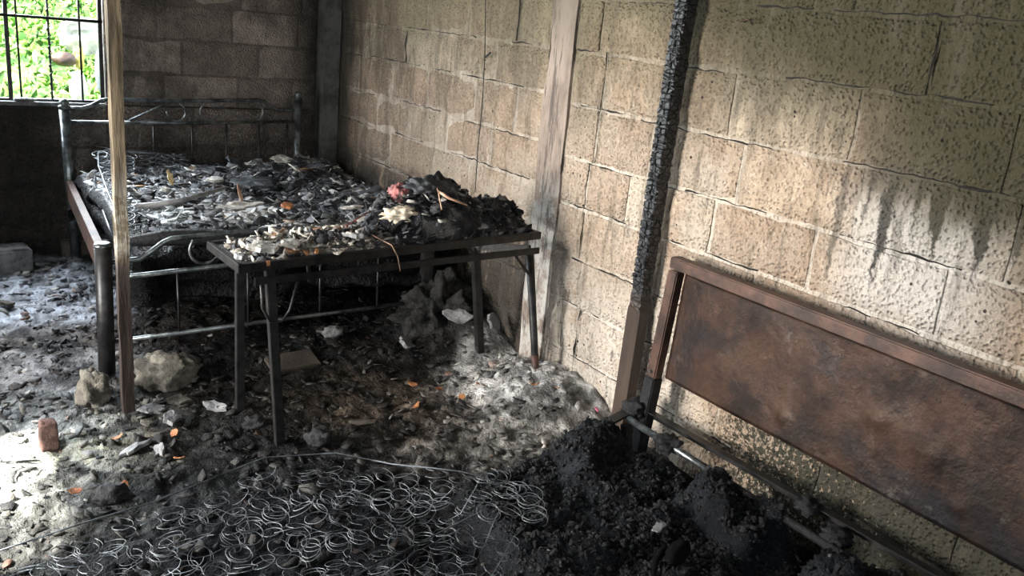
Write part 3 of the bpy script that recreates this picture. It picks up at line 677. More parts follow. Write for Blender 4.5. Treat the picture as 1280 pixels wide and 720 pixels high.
mat_ = slab('burnt_mattress', bm_x, bm_y, bed_z, bed_c, M['bedash'],
            [(.004, .020), (.030, .022), (.030, -.022), (.010, -.02), (.014, .026), (.034, .012), (.028, -.028), (.006, -.016), (.016, .03), (.03, .004), (.02, -.04)])
mat_.location = (0, 0, 0); tag(mat_, 'charred mattress in collapsed black layers on the steel bed', 'mattress')
# charred roll along its front edge
rp = [(.66 + .13 * k, 3.54 + .012 * math.sin(k * 1.3), .545 + .012 * math.sin(k * .9) - (.004 * k)) for k in range(9)]
mbx = MB().tube(rp, [.02, .034, .036, .033, .036, .034, .03, .024, .012], 12); mbx.build('charred_roll', M['char'], mat_, True)
r = np.random.default_rng(15); n = 8500
gx = r.uniform(.72, 2.14, n); gy = r.uniform(3.56, 5.1, n); sz = .005 + .034 * r.random(n) ** 4; bc = bed_c(gx, gy)
pc = palette(r, n, [(6, (.014, .015, .018)), (3, (.06, .064, .07)), (2.2, (.20, .205, .21)), (1.2, (.5, .49, .46)), (.12, (.3, .16, .07))])
tag(shards('burnt_flakes', gx, gy, bed_z, sz, .001 + sz * .08 * r.random(n), bc * .5 + pc * (.3 + 2.2 * np.clip(bc.mean(1, keepdims=True) * 4, 0, 1)), .35, M['shard'], .35, 1.5, 16),
    'grey and black burnt flakes covering the charred mattress', 'burnt flakes', kind='stuff')

# scorched spring border standing out of the mattress's left side
spr = thing('spring_border', (.72, 4.4, .5), 'scorched inner spring edge sticking out at the left side of the charred mattress', 'springs')
b0 = [(.66, 3.66, .575), (.70, 4.2, .60), (.745, 4.7, .625), (.79, 4.98, .64), (.84, 5.04, .645), (1.0, 5.06, .63), (1.25, 5.06, .605)]
def coil_mesh(seed, rad=.036, h=.09, turns=3.4, wire=.0014, tilt=.3, squash=1.0, n=13, sides=3):
    rr = random.Random(seed); pts = []; T = int(turns * n); tx, ty = rr.gauss(0, tilt), rr.gauss(0, tilt)
    for k in range(T + 1):
        t = k / n * 2 * math.pi; f = k / T; rad2 = rad * (1 - .35 * math.sin(math.pi * f)) * rr.uniform(.97, 1.03)
        p = Vector((rad2 * math.cos(t), rad2 * math.sin(t) * squash, h * f)); p.x += tx * p.z; p.y += ty * p.z; p.z += p.x * ty * .9 - p.y * tx * .9
        pts.append(p)
    mb = MB().tube(pts, wire, sides, cap=False); me = bpy.data.meshes.new('coil'); mb.bm.to_mesh(me); mb.bm.free(); me.materials.append(M['wire']); return me
MB().tube(b0, .005, 6).build('border_wire', M['wire'], spr)
MB().tube([(x - .02, y, z - .10) for x, y, z in b0[:5]], .005, 6).build('border_wire', M['wire'], spr)
cm = [coil_mesh(i, .038, .10, 4.2, .0026, .1) for i in range(4)]
for k in range(30):
    f = k % 17; col_ = k // 17
    if col_ == 0: x, y, z = .70 + .008 * f, 3.68 + .082 * f, .50 + .004 * f
    else: x, y, z = .84 + .05 * (k - 17) * .62, 5.00, .53
    o = bpy.data.objects.new('coil', random.choice(cm)); COL.objects.link(o); o.parent = spr; o.location = Vector((x, y, z)) - spr.location
    o.rotation_euler = (random.gauss(0, .15), random.gauss(0, .15), random.uniform(0, 6))
# bits lying on the rear bed
def flat_piece(name, px, py, zval, sx_, sy_, th, mat, label, cat, yaw=0, tilt=(0, 0), seed=1, ax='z', curl=0, n=7, group=None, lift=0.0):
    c = U(ax, zval, px, py); rr = random.Random(seed * 13 + 5); bm = bmesh.new(); N = 8; g = {}
    out = [(math.cos(2 * math.pi * k / 16), math.sin(2 * math.pi * k / 16), rr.uniform(.72, 1.12)) for k in range(16)]
    ctr = bm.verts.new((0, 0, th)); rings = []
    for lv, fz in ((.5, 1.0), (.93, .9), (1.0, .35)):
        rings.append([bm.verts.new((ca * rd * lv * sx_, sa * rd * lv * sy_, th * fz + rr.uniform(-.1, .1) * th)) for ca, sa, rd in out])
    botm = [bm.verts.new((v.co.x * .96, v.co.y * .96, -th * .2)) for v in rings[-1]]
    for k in range(16):
        bm.faces.new((ctr, rings[0][k], rings[0][(k + 1) % 16]))
        for a, b in ((rings[0], rings[1]), (rings[1], rings[2]), (rings[2], botm)): bm.faces.new((a[k], b[k], b[(k + 1) % 16], a[(k + 1) % 16]))
    bm.faces.new(botm[::-1])
    for v in bm.verts:
        v.co.z += curl * ((v.co.x / sx_) ** 2) * sx_ + .1 * sx_ * mnoise.noise(v.co * 30 + Vector((seed, 0, 0)))
    rot = Matrix.Rotation(yaw, 4, 'Z') @ Matrix.Rotation(tilt[0], 4, 'X') @ Matrix.Rotation(tilt[1], 4, 'Y')
    bm.transform(rot); mb = MB(); mb.bm.free(); mb.bm = bm
    o = mb.build(name, M[mat] if isinstance(mat, str) else mat); o.location = c + Vector((0, 0, lift)); return tag(o, label, cat, group)
ASH = simple('white_ash_cake', (.34, .32, .29), (.66, .64, .6), 20, .85, 0, .008)
GREY = simple('grey_burnt_sheet', (.10, .10, .105), (.26, .26, .26), 14, .5, 0, .004)
DGR = simple('dark_scorched_fabric', (.012, .014, .017), (.05, .055, .062), 14, .55, 0, .006)
ORG = simple('dry_orange_leaf', (.22, .07, .025), (.42, .19, .08), 18, .6, 0, .002)
CREAM = simple('cream_cloth', (.40, .34, .25), (.68, .61, .5), 10, .8, 0, .006)
PINK = simple('pinkish_cloth', (.03, .015, .016), (.42, .14, .13), 30, .6, 0, .004)
TAN = simple('tan_peeling_strip', (.30, .17, .11), (.55, .38, .27), 9, .5, 0, .003)
EARTH = simple('earth_brown_board', (.025, .019, .014), (.06, .046, .035), 9, .8, 0, .004)
flat_piece('paper_flake', 352, 203, .60, .085, .05, .006, ASH, 'pale triangular burnt flake near the right headboard post', 'debris', .5, (.35, 0), 2, lift=.02)
flat_piece('paper_flake', 367, 214, .60, .05, .045, .006, ASH, 'small pale flake just below the triangular flake on the rear bed', 'debris', 1.2, (.5, .1), 3, lift=.02)
flat_piece('cloth_scrap', 296, 208, .60, .085, .06, .006, DGR, 'dark triangular cloth scrap in the middle of the rear bed', 'cloth', .8, (.5, .2), 4, lift=.02)
flat_piece('ash_cake', 268, 228, .57, .05, .03, .012, ASH, 'crumbly white ash cake left of centre on the rear bed', 'ash', .3, (.2, 0), 5, lift=.01)
flat_piece('ash_cake', 300, 260, .57, .12, .035, .010, ASH, 'long white ash cake across the front of the rear bed', 'ash', .25, (.15, 0), 6, lift=.01)
flat_piece('ash_cake', 440, 262, .57, .08, .022, .008, ASH, 'small white ash cake at the right end of the rear bed', 'ash', .3, (.15, 0), 16, lift=.01)
flat_piece('dry_leaf', 213, 230, .57, .018, .045, .003, simple('yellow_leaf', (.5, .36, .16), (.75, .6, .35), 20, .6), 'pale yellow leaf upright among flakes on the rear bed', 'leaf', .2, (1.0, .2), 7, lift=.03)
flat_piece('dry_leaf', 300, 255, .57, .012, .05, .003, TAN, 'thin tan sliver standing on the white ash of the rear bed', 'leaf', .4, (1.2, .2), 8, lift=.045)
flat_piece('rusty_scrap', 359, 262, .57, .03, .025, .012, ORG, 'small orange brown scrap right of the long white ash cake', 'debris', .2, (.4, 0), 9, lift=.015)
flat_piece('cloth_scrap', 315, 232, .585, .12, .09, .012, DGR, 'blue black cloth patch lying in the centre of the rear bed', 'cloth', .1, (.1, 0), 10, lift=.01)
q0, q1, q2 = U('z', .56, 165, 264), U('z', .585, 228, 259), U('z', .60, 281, 243)
tag(MB().tube([q0 + Vector((0, 0, .02)), (q0 + q1) / 2 + Vector((0, 0, .02)), q1 + Vector((0, 0, .03)), q2 + Vector((0, 0, .03))], [.012, .014, .013, .008], 10).solo('burnt_stick', GREY, q1, True), 'long bent grey stick lying across the rear bed', 'stick')

# ------------------------------------------------------------------ folding table
TZ = .70
tl, tr, tbl = U('z', TZ, 298, 331), U('z', TZ, 677, 290), U('z', TZ, 258, 301)
ex = (tr - tl).normalized(); ey = Vector((-ex.y, ex.x, 0)); wdt = (tbl - tl).length
tbr = tr + ey * wdt; tbl2 = tl + (tbl - tl)
tab = thing('folding_table', ((tl.x + tr.x) / 2, (tl.y + tr.y) / 2, 0), 'narrow black iron folding table covered with burnt debris, by the tie column', 'table')
def strip(name, a, b, w, h, inner, mat='black_iron'):
    return MB().beam(Vector(a), Vector(b), w, h, Vector((0, 0, 1)), .0015).build(name, M[mat], tab)
zz = Vector((0, 0, -.015))
MB().beam(tl + ey * .01 + zz, tr + ey * .01 + zz, .022, .030).build('table_edge', M['black_iron'], tab)
MB().beam(tbl2 - ey * .01 + zz, tbr - ey * .01 + zz, .022, .030).build('table_edge', M['black_iron'], tab)
MB().beam(tl + ex * .008 + zz, tbl2 + ex * .008 + zz, .016, .030).build('table_edge', M['black_iron'], tab)
MB().beam(tr - ex * .008 + zz, tbr - ex * .008 + zz, .016, .030).build('table_edge', M['black_iron'], tab)
cc_ = (tl + tr + tbl2 + tbr) / 4
mbt = MB(); vs = [mbt.bm.verts.new(p) for p in [v + Vector((0, 0, dz)) for dz in (-.014, -.006) for v in (tl + (ex + ey) * .012, tr + (ey - ex) * .012, tbr - (ex + ey) * .012, tbl2 + (ex - ey) * .012)]]
for f in ((3, 2, 1, 0), (4, 5, 6, 7), (0, 1, 5, 4), (1, 2, 6, 5), (2, 3, 7, 6), (3, 0, 4, 7)): mbt.bm.faces.new([vs[i] for i in f])
mbt.build('tabletop', M['char'], tab)
def leg(top, foot, w, d=None, mat='black_iron'): return MB().beam(Vector(top), Vector(foot), w, d or w, Vector((0, 1, 0))).build('leg', M[mat], tab)
nl_t, nl_f = Vector((.925, 2.70, .665)), Vector((.97, 2.69, 0))
fl_t, fl_f = Vector((.905, 2.95, .68)), Vector((.915, 2.97, 0))
nr_t, nr_f = U('y', 2.80, 662, 312), Vector((2.075, 2.70, .02))
fr_t, fr_f = U('y', 3.02, 594, 308), U('y', 3.08, 600, 445)
leg(nl_t, nl_f, .030); leg(fl_t, fl_f, .028); lr = MB().tube([nr_t, nr_t.lerp(nr_f, .7), nr_f], [.017, .015, .011], 10).build('leg', M['black_iron'], tab); leg(fr_t, fr_f, .032)
MB().tube([nr_t.lerp(nr_f, .72), nr_f], [.0165, .0125], 10).build('rusted_foot', M['rust'], lr)
MB().beam(U('y', 2.655, 318, 352), U('y', 2.745, 674, 313), .008, .026).build('cross_brace', M['black_iron'], tab)
MB().beam(nr_t + Vector((.01, .01, .0)), fr_t + Vector((0, 0, 0)), .02, .028).build('cross_brace', M['black_iron'], tab)
MB().beam(U('y', 2.78, 640, 314), U('y', 2.77, 668, 352), .010, .010).build('stay', M['black_iron'], tab)
MB().beam(U('y', 2.98, 580, 305), U('y', 3.0, 592, 316), .008, .008).build('stay', M['black_iron'], tab)
MB().beam(U('y', 2.98, 604, 304), U('y', 3.0, 598, 316), .008, .008).build('stay', M['black_iron'], tab)
MB().beam(U('y', 2.9, 385, 330), U('y', 2.9, 387, 352), .012, .012).build('stay', M['black_iron'], tab)
# grooved centre strip of the near leg
MB().tube([U('y', 2.66, 326, 352), U('y', 2.66, 328, 385), U('y', 2.66, 338, 402), U('y', 2.66, 352, 402), U('y', 2.66, 362, 388), U('y', 2.66, 372, 352)], .005, 6).build('cable_loop', M['black_iron'], tab)
for px, py in ((335, 329), (396, 314)):
    q = U('y', tl.y + (px - 298) / 379 * (tr.y - tl.y) - .004, px, py); MB().box(q, (.013, .006, .018), bevel=.002).build('rust_patch', simple('rust_spot', (.3, .12, .04), (.45, .22, .09), 40, .8), tab)
q = U('y', 2.9, 678, 342)
# things lying on the table
def table_pt(px, py, dz=.0): return U('z', TZ + dz, px, py)
def tz_h(x, y):
    x = np.asarray(x, float); y = np.asarray(y, float)
    z = TZ - .006 + .016 * fbm(x, y, 9, 4, 5)
    z = z + .055 * np.exp(-((x - 1.50) / .17) ** 2 - ((y - 2.88) / .14) ** 2) + .025 * np.exp(-((x - 1.8) / .18) ** 2 - ((y - 2.95) / .10) ** 2)
    return z
def heap(name, cx, cy, rx, ry, h, zb_, col, seed, mat, label, cat, rough=.3):
    N = 34; bm = bmesh.new(); g = {}; cl = bm.verts.layers.float_color.new('tint')
    for i in range(N + 1):
        for j in range(N + 1):
            u, v = i / N * 2 - 1, j / N * 2 - 1; d = math.hypot(u, v); s = 1 / max(1, d / max(abs(u), abs(v), 1e-6)) if d > 0 else 1
            u *= s; v *= s; d = math.hypot(u, v)
            nz = mnoise.noise(Vector((u * 3 + seed, v * 3, 0))) * .5 + mnoise.noise(Vector((u * 8 + seed, v * 8, 3))) * .35 + mnoise.noise(Vector((u * 19, v * 19, seed))) * .2
            k = max(0, 1 - d * d) ** .8; e = 1 + .12 * mnoise.noise(Vector((u * 2, v * 2, seed)))
            vert = bm.verts.new((cx + u * rx * e, cy + v * ry * e, zb_ + h * k * (1 + rough * 2 * nz) - (.0 if d < .98 else .01)))
            w = mnoise.noise(Vector((u * 5, v * 5, seed + 9))); c = col[0] if w < .0 else (col[1] if w < .25 else col[2]); vert[cl] = (*c, 1); g[i, j] = vert
    for i in range(N):
        for j in range(N): bm.faces.new((g[i, j], g[i + 1, j], g[i + 1, j + 1], g[i, j + 1])).smooth = True
    mb = MB(); mb.bm.free(); mb.bm = bm; return tag(mb.solo(name, M[mat], (cx, cy, zb_)), label, cat)
GB = [(.014, .014, .016), (.05, .05, .055), (.16, .155, .15)]
heap('burnt_clothes_heap', 1.62, 2.93, .29, .16, .185, TZ - .006, [(.012, .013, .016), (.035, .037, .042), (.13, .125, .12)], 3, 'bedash', 'tall heap of burnt clothes near the middle of the table', 'clothes', .35)
heap('charred_heap', 1.90, 2.95, .20, .13, .105, TZ - .006, GB, 8, 'bedash', 'low charred heap at the right end of the table', 'charred heap', .4)
heap('ash_heap', 1.15, 2.82, .30, .13, .035, TZ - .006, [(.10, .09, .085), (.26, .23, .2), (.44, .40, .35)], 12, 'bedash', 'thin ash layer on the left half of the table', 'ash', .5)
r = np.random.default_rng(25); n = 1900
a_ = r.random(n); b_ = r.random(n); gx = tl.x + .03 + a_ * ((tr - tl).length - .05) * ex.x - b_ * 0; gy = tl.y + .02 + a_ * (tr.y - tl.y) + b_ * (wdt - .04)
sz = .005 + .022 * r.random(n) ** 3
def th(x, y):
    def g(cx, cy, rx, ry, h): return h * np.clip(1 - ((x - cx) / rx) ** 2 - ((y - cy) / ry) ** 2, 0, 1) ** .8
    return TZ - .004 + np.maximum.reduce([g(1.62, 2.93, .29, .16, .185), g(1.90, 2.95, .20, .13, .105), g(1.15, 2.82, .3, .13, .035)])
leftw = np.clip((1.45 - gx) / .3, 0, 1)[:, None]
pc = palette(r, n, [(6, (.02, .02, .023)), (2, (.07, .07, .075)), (1, (.3, .29, .27))]) * (1 - leftw) + leftw * palette(r, n, [(3, (.03, .03, .033)), (2.5, (.2, .18, .15)), (2, (.5, .46, .4)), (.3, (.25, .12, .06))])
tag(shards('table_flakes', gx, gy, th, sz, .001 + sz * .25 * r.random(n), pc, .5, M['shard'], .5, 1.3, 26), 'burnt scraps and flakes scattered over the folding table', 'burnt scraps', kind='stuff')
def crumple(name, px, py, zv, size, mat, label, cat, seed, amp=.32, freq=3.2, dz=0.0, rot=None):
    c = U('z', zv, px, py) + Vector((0, 0, dz)); return lump(name, c, size, mat, label, cat, seed, amp, freq, 4, rot)
crumple('cream_cloth', 505, 268, TZ + .08, (.085, .04, .03), CREAM, 'cream crumpled cloth on the front of the clothes heap', 'cloth', 3)
crumple('cream_cloth', 525, 248, TZ + .12, (.06, .035, .03), CREAM, 'small pale rolled cloth higher on the clothes heap', 'cloth', 5, .35)
crumple('striped_cloth', 500, 243, TZ + .14, (.045, .04, .04), PINK, 'red and pink scorched cloth on top left of the clothes heap', 'cloth', 6, .3, 5)
crumple('blue_black_cloth', 535, 234, TZ + .17, (.09, .05, .035), DGR, 'blue black scorched cloth crowning the clothes heap', 'cloth', 9, .4, 3.5)
crumple('grey_blue_cloth', 540, 262, TZ + .09, (.07, .04, .04), DGR, 'dark slate cloth folded in the middle of the clothes heap', 'cloth', 11, .6)
# hollow black shell in front of the heap
hs = thing('burnt_shell', U('z', TZ, 515, 297), 'black hollow burnt shell with a pale top at the table front edge', 'shell')
bm = bmesh.new(); gs = bmesh.ops.create_icosphere(bm, subdivisions=4, radius=1)['verts']
bmesh.ops.delete(bm, geom=[v for v in bm.verts if v.co.z < -.05 or v.co.y < -.55], context='VERTS')
for v in bm.verts: v.co = Vector((v.co.x * .10, v.co.y * .08, v.co.z * .078)) * (1 + .12 * mnoise.noise(v.co * 3)) + hs.location + Vector((0, .035, -.0))
bmesh.ops.solidify(bm, geom=bm.faces[:], thickness=.006)
mb = MB(); mb.bm.free(); mb.bm = bm; mb.build('shell', M['char'], hs, True)
MB().blob(hs.location + Vector((-.01, .06, .078)), (.075, .04, .010), 2, .35, 2.4).build('ash_crust', ASH, hs, True)
flat_piece('grey_tile', 588, 282, TZ + .03, .085, .035, .008, GREY, 'grey curved flat shard right of the black shell on the table', 'shard', -.15, (.2, .1), 12)
MB_ = MB().tube([U('z', TZ + .15, 522, 226), U('z', TZ + .17, 540, 234), U('z', TZ + .15, 560, 247), U('z', TZ + .12, 584, 257)], [.004, .006, .006, .003], 6).solo('peeling_strip', TAN, U('z', TZ + .14, 550, 240)); tag(MB_, 'long reddish tan curved strip on top of the clothes heap', 'strip')
MB_ = MB().tube([U('z', TZ + .13, 552, 262), U('z', TZ + .17, 548, 240), U('z', TZ + .19, 544, 225)], [.002, .003, .0015], 5).solo('peeling_strip', TAN, U('z', TZ + .15, 548, 245)); tag(MB_, 'thin upright tan splinter standing in the clothes heap', 'strip')
flat_piece('curled_leaf', 565, 234, TZ + .15, .04, .022, .004, TAN, 'curled tan leaf at the top right of the clothes heap', 'leaf', .5, (.5, .3), 13, curl=.5)
MB_ = MB().tube([U('z', TZ + .08, 432, 283), U('z', TZ + .07, 455, 268), U('z', TZ + .10, 482, 256)], .003, 5).solo('copper_wire', PINK, U('z', TZ + .06, 455, 268)); tag(MB_, 'thin pink wire running left from the clothes heap', 'wire')
MB_ = MB().tube([U('z', TZ + .03, 462, 292), tl + ex * .56 + Vector((0, -.004, .012)), tl + ex * .585 + Vector((0, -.008, -.03)), tl + ex * .60 + Vector((0, -.008, -.085))], .0022, 5).solo('copper_wire', TAN, tl + ex * .56); tag(MB_, 'short copper wire hanging over the front edge of the table', 'wire')
for i, (px, py, sx_, sy_, mt, lb) in enumerate([(330, 310, .06, .035, ASH, 'white ash chunk on the left end of the table'), (362, 305, .05, .03, ASH, 'white ash chunk just right of the first one on the table'), (300, 322, .035, .02, GREY, 'small grey scrap in the table corner nearest the bed post'),
        (440, 296, .05, .03, GREY, 'grey folded sheet scrap before the clothes heap'), (418, 286, .045, .022, CREAM, 'cream scrap left of the clothes heap'), (395, 290, .02, .02, ORG, 'orange scrap on the ash in the table centre'), (465, 287, .05, .02, DGR, 'flat dark scrap beside the black shell')]):
    flat_piece('burnt_scrap', px, py, TZ + .03, sx_, sy_, .012, mt, lb, 'scrap', i * .7, (.2, .1), 30 + i)

# ------------------------------------------------------------------ timber post and charred post
tp = MB(); tp.box((.556, 3.118, CEIL / 2), (.040, .045, CEIL + .02)); bmesh.ops.subdivide_edges(tp.bm, edges=[e for e in tp.bm.edges if abs(e.verts[0].co.z - e.verts[1].co.z) > 1], cuts=70)
for v in tp.bm.verts:
    k = mnoise.noise(Vector((v.co.x * 20, v.co.y * 20, v.co.z * 7))) * .005; v.co.x += k - (v.co.z - .7) * .003; v.co.y += k
tpo = tp.solo('timber_post', M['timber'], (.556, 3.118, 0)); tag(tpo, 'rough timber post with charred foot before the rear bed', 'post')
bmesh_post = MB(); bmesh_post.beam((2.155, 2.262, 0), (2.140, 2.20, CEIL), .068, .045, Vector((1, 0, 0)), 0)
bmesh.ops.subdivide_edges(bmesh_post.bm, edges=[e for e in bmesh_post.bm.edges if abs(e.verts[0].co.z - e.verts[1].co.z) > 1], cuts=170)
for v in bmesh_post.bm.verts:
    if v.co.z > .55:
        yc_ = 2.262 - .062 * v.co.z / CEIL; v.co.y = yc_ + (v.co.y - yc_) * .80
        v.co.y += mnoise.noise(Vector((0, v.co.y * 9, v.co.z * 40))) * .006; v.co.x += mnoise.noise(Vector((9, v.co.y * 30, v.co.z * 38))) * .006
cpo = bmesh_post.solo('charred_post', M['charpost'], (2.155, 2.26, 0)); tag(cpo, 'charred upright timber leaning on the wall left of the rusty headboard', 'post')
chip = MB(); rr = random.Random(8); zc = .66
while zc < 1.8:
    h = rr.uniform(.014, .026); cuts = [-.028, rr.uniform(-.009, .009), .028]
    yb = 2.262 + (2.20 - 2.262) * zc / CEIL; xb = 2.155 - .015 * zc / CEIL
    for a, b in zip(cuts, cuts[1:]):
        chip.box((xb - .0235 - rr.uniform(0, .004), yb + (a + b) / 2, zc + h / 2 + rr.uniform(-.003, .003)), (rr.uniform(.008, .014), b - a - .003, h - .003), Matrix.Rotation(rr.uniform(-.12, .12), 3, 'Y'), .002)
    zc += h
ch = chip.build('char_scale', M['charpost'], None); ch.parent = cpo; ch.location = -Vector(cpo.location); tag(ch, kind='stuff')
# thin wire and nail on the wall
pw = [U('x', 2.185, 607, 0), U('x', 2.185, 606, 70), U('x', 2.185, 603, 130), U('x', 2.185, 597, 190), U('x', 2.185, 594, 240)]
top_ = pw[0] + Vector((0, 0, .6)); tag(MB().tube([top_] + pw, .0022, 5).solo('hanging_wire', M['char'], pw[2]), 'thin black wire hanging down the block wall above the table', 'wire')
tag(MB().beam(U('x', 2.195, 606, 72), U('x', 2.16, 613, 66), .008, .008).solo('bent_nail', M['char'], U('x', 2.19, 607, 72)), 'bent black nail beside the wire on the block wall', 'nail')
nl_ = MB().tube([U('x', 2.195, 926, 27), U('x', 2.17, 935, 24), U('x', 2.18, 942, 31)], .0025, 5).solo('bent_nail', M['rust'], U('x', 2.195, 926, 27)); tag(nl_, 'thin bent nail on the wall right of the charred upright', 'nail')

# ------------------------------------------------------------------ front bed: rusty headboard and collapsed frame
fb_ = thing('collapsed_bed', (2.12, 1.4, 0), 'rusty brown steel headboard with its collapsed bed frame against the block wall', 'bed')
def hb(y, z, dx=0.0): return Vector((2.10 + dx + (z - .4) * .05, y, z))
Y0, Y1 = 2.055, .62
zt0, zt1 = .79, .79
MB().beam(hb(Y0 + .02, zt0 - .02), hb(Y1 - .02, zt1 - .02), .045, .04, Vector((0, 0, 1)), .004).build('top_rail', M['rust'], fb_)
MB().beam(hb(Y0, .742), hb(Y0 + .012, .35), .045, .04, Vector((1, 0, 0)), .004).build('side_post', M['rust'], fb_)
MB().beam(hb(Y0 + .012, .352), hb(Y0 + .025, -.0), .05, .046, Vector((1, 0, 0)), .004).build('post_foot', M['char'], fb_)
MB().beam(hb(Y1, .79), hb(Y1, .0), .045, .04, Vector((1, 0, 0)), .004).build('side_post', M['rust'], fb_)
bm = bmesh.new(); NY, NZ = 110, 32; g = {}
dents = [(U('x', 2.11, 1095, 525), .03, .05), (U('x', 2.11, 1197, 635), .016, .022), (U('x', 2.11, 978, 520), .022, .03), (U('x', 2.11, 1050, 440), .05, .04), (U('x', 2.11, 1160, 560), .06, .05)]
for i in range(NY + 1):
    for j in range(NZ + 1):
        y = Y0 - .03 + (Y1 + .03 - (Y0 - .03)) * i / NY; z = .362 + (.742 - .362) * j / NZ; p = hb(y, z, .012)
        p.x += .006 * mnoise.noise(Vector((y * 3, z * 4, 0)))
        for k, (d, rd, _) in enumerate(dents): p.x -= (.010 if k != 3 else -.006) * math.exp(-((y - d.y) ** 2 + (z - d.z) ** 2) / rd ** 2)
        g[i, j] = bm.verts.new(p)
for i in range(NY):
    for j in range(NZ): bm.faces.new((g[i, j], g[i, j + 1], g[i + 1, j + 1], g[i + 1, j])).smooth = True
bmesh.ops.solidify(bm, geom=bm.faces[:], thickness=.002); mb = MB(); mb.bm.free(); mb.bm = bm; mb.build('sheet_panel', M['sheet'], fb_)
# stud on the side post, frame angle iron, tube and corner
MB().tube([hb(Y0 + .01, .375, -.03), hb(Y0 + .01, .375, -.018)], .006, 6).build('bolt', M['grey_tube'], fb_)
def angle(name, a, b, w, th_=.004, mat='black_iron', side=Vector((-1, 0, 0))):
    a, b = Vector(a), Vector(b); m_ = MB().beam(a + side * w / 2, b + side * w / 2, w, th_, Vector((0, 0, 1)), 0)
    m_.beam(a - Vector((0, 0, w / 2)), b - Vector((0, 0, w / 2)), th_, w, Vector((0, 0, 1)), 0); return m_.build(name, M[mat], fb_)
angle('frame_angle', (2.105, 2.10, .222), (2.105, .65, .255), .028)
MB().tube([(2.0, 2.06, .208), (2.0, 1.60, .203)], .0125, 10).build('frame_tube', M['grey_tube'], fb_)
MB().tube([(2.0, 1.60, .203), (2.0, 1.0, .20), (2.0, .7, .20)], .0125, 10).build('frame_tube', M['char'], fb_)
angle('side_rail', (2.09, 2.13, .222), (1.75, 2.11, .15), .04, side=Vector((0, -1, 0)))
MB().beam((1.99, 2.06, .19), (1.99, 2.02, .02), .03, .03, Vector((1, 0, 0))).build('frame_leg', M['black_iron'], fb_)
for i, (x, y, z, s) in enumerate([(2.06, 2.10, .225, .035), (2.0, 1.86, .21, .036), (2.0, 1.63, .20, .03), (2.07, 1.35, .235, .03), (2.04, 1.22, .22, .03)]):
    lump('melted_clump', (x, y, z), (s * 1.2, s * 1.3, s * .8), 'char', ['black melted clump where the collapsed frame meets its post', 'black melted clump wrapped round the frame tube', 'small black melted clump at the charcoal edge of the frame tube', 'thin black crust on the frame angle below the headboard', 'wide black melted clump near the bottom right of the frame'][i], 'clump', i + 2, .5, 2.8)

# black hollow lump on the charcoal
q = U('z', .17, 847, 690)
lump('burnt_lump', q, (.062, .026, .024), 'soot', 'very black oblong burnt lump lying on the charcoal', 'burnt lump', 5, .2, 2, 3, Matrix.Rotation(.45, 3, 'Z'))
tag(MB().tube([U('z', .17, 833, 684), U('z', .15, 820, 700), U('z', .13, 816, 722)], [.012, .010, .006], 8).solo('burnt_strap', M['soot'], U('z', .15, 820, 700), True), 'black burnt strap trailing from the oblong burnt lump', 'strap')
flat_piece('grey_flake', 823, 659, .15, .035, .016, .004, GREY, 'single grey flake on the black charcoal', 'flake', .3, (.1, 0), 50)
for i, (px, py, lb) in enumerate([(660, 668, 'tiny grey flake beside the spring corner'), (758, 587, 'tiny brown grey flake near the top of the charcoal')]):
    flat_piece('grey_flake', px, py, .13, .014, .008, .004, GREY, lb, 'flake', .3 + i, (.1, 0), 51 + i)

# ------------------------------------------------------------------ bare mattress springs in the foreground
net = thing('bare_mattress_springs', (.8, 1.95, 0), 'bare steel mattress springs spread flat on the floor in the foreground', 'springs')
NETP = [(-.25, 2.15), (.09, 2.23), (.47, 2.33), (.98, 2.42), (1.17, 2.27), (1.34, 2.16), (1.49, 1.96), (1.37, 1.70), (1.14, 1.58), (.6, 1.45), (-.25, 1.6)]
fresh = [coil_mesh(20 + i, random.Random(i).uniform(.038, .050), random.Random(i + 50).uniform(.010, .04), 1.5 + (i % 3) * .5, .00125, .12, random.Random(i + 9).uniform(.85, 1), 18) for i in range(12)]
pts = []; sp = .068
for i in range(-6, 26):
    for j in range(22, 38):
        x, y = i * sp + (j % 2) * sp / 2, j * sp; x2 = x * .98 + y * .02; pts.append((x2 + random.gauss(0, .008), y - .02 * math.sin(x * 2) + random.gauss(0, .008)))
pts = [p for p in pts if float(poly_in(p[0], p[1], NETP, .001)) > .5 and p[1] > 2.119 - (p[0] - .08) * .47 - .13]
random.shuffle(pts); pts = pts[:298]
for x, y in pts:
    o = bpy.data.objects.new('coil', random.choice(fresh)); COL.objects.link(o); o.parent = net
    z = float(floor_z(x, y)) + .03 + .03 * random.random(); o.location = Vector((x, y, z)) - net.location
    o.rotation_euler = (random.gauss(0, .16), random.gauss(0, .16), random.uniform(0, 6.28))
def wire(name, P, rad, par=net): MB().tube(P, rad, 5).build(name, M['wire'], par)
def ZN(px, py, z): p = U('z', z, px, py); return p
wire('border_wire', [ZN(0, 688, .10), ZN(100, 655, .10), ZN(190, 628, .10), ZN(260, 600, .09), ZN(330, 572, .08), ZN(420, 566, .08), ZN(490, 580, .10), ZN(540, 585, .11), ZN(575, 589, .12), ZN(610, 598, .12), ZN(640, 603, .12), ZN(650, 607, .125), ZN(650, 614, .12), ZN(638, 623, .12), ZN(600, 640, .12), ZN(560, 660, .12), ZN(500, 692, .12), ZN(450, 716, .12), ZN(400, 740, .12)], .0026)
wire('border_wire', [ZN(612, 643, .05), ZN(630, 652, .05), ZN(650, 668, .045), ZN(664, 682, .045), ZN(667, 690, .045), ZN(655, 703, .045), ZN(620, 718, .045), ZN(570, 738, .045)], .0024)
wire('border_wire', [ZN(604, 650, .06), ZN(570, 664, .06), ZN(520, 690, .08), ZN(470, 725, .08)], .0018)
rr = random.Random(4)
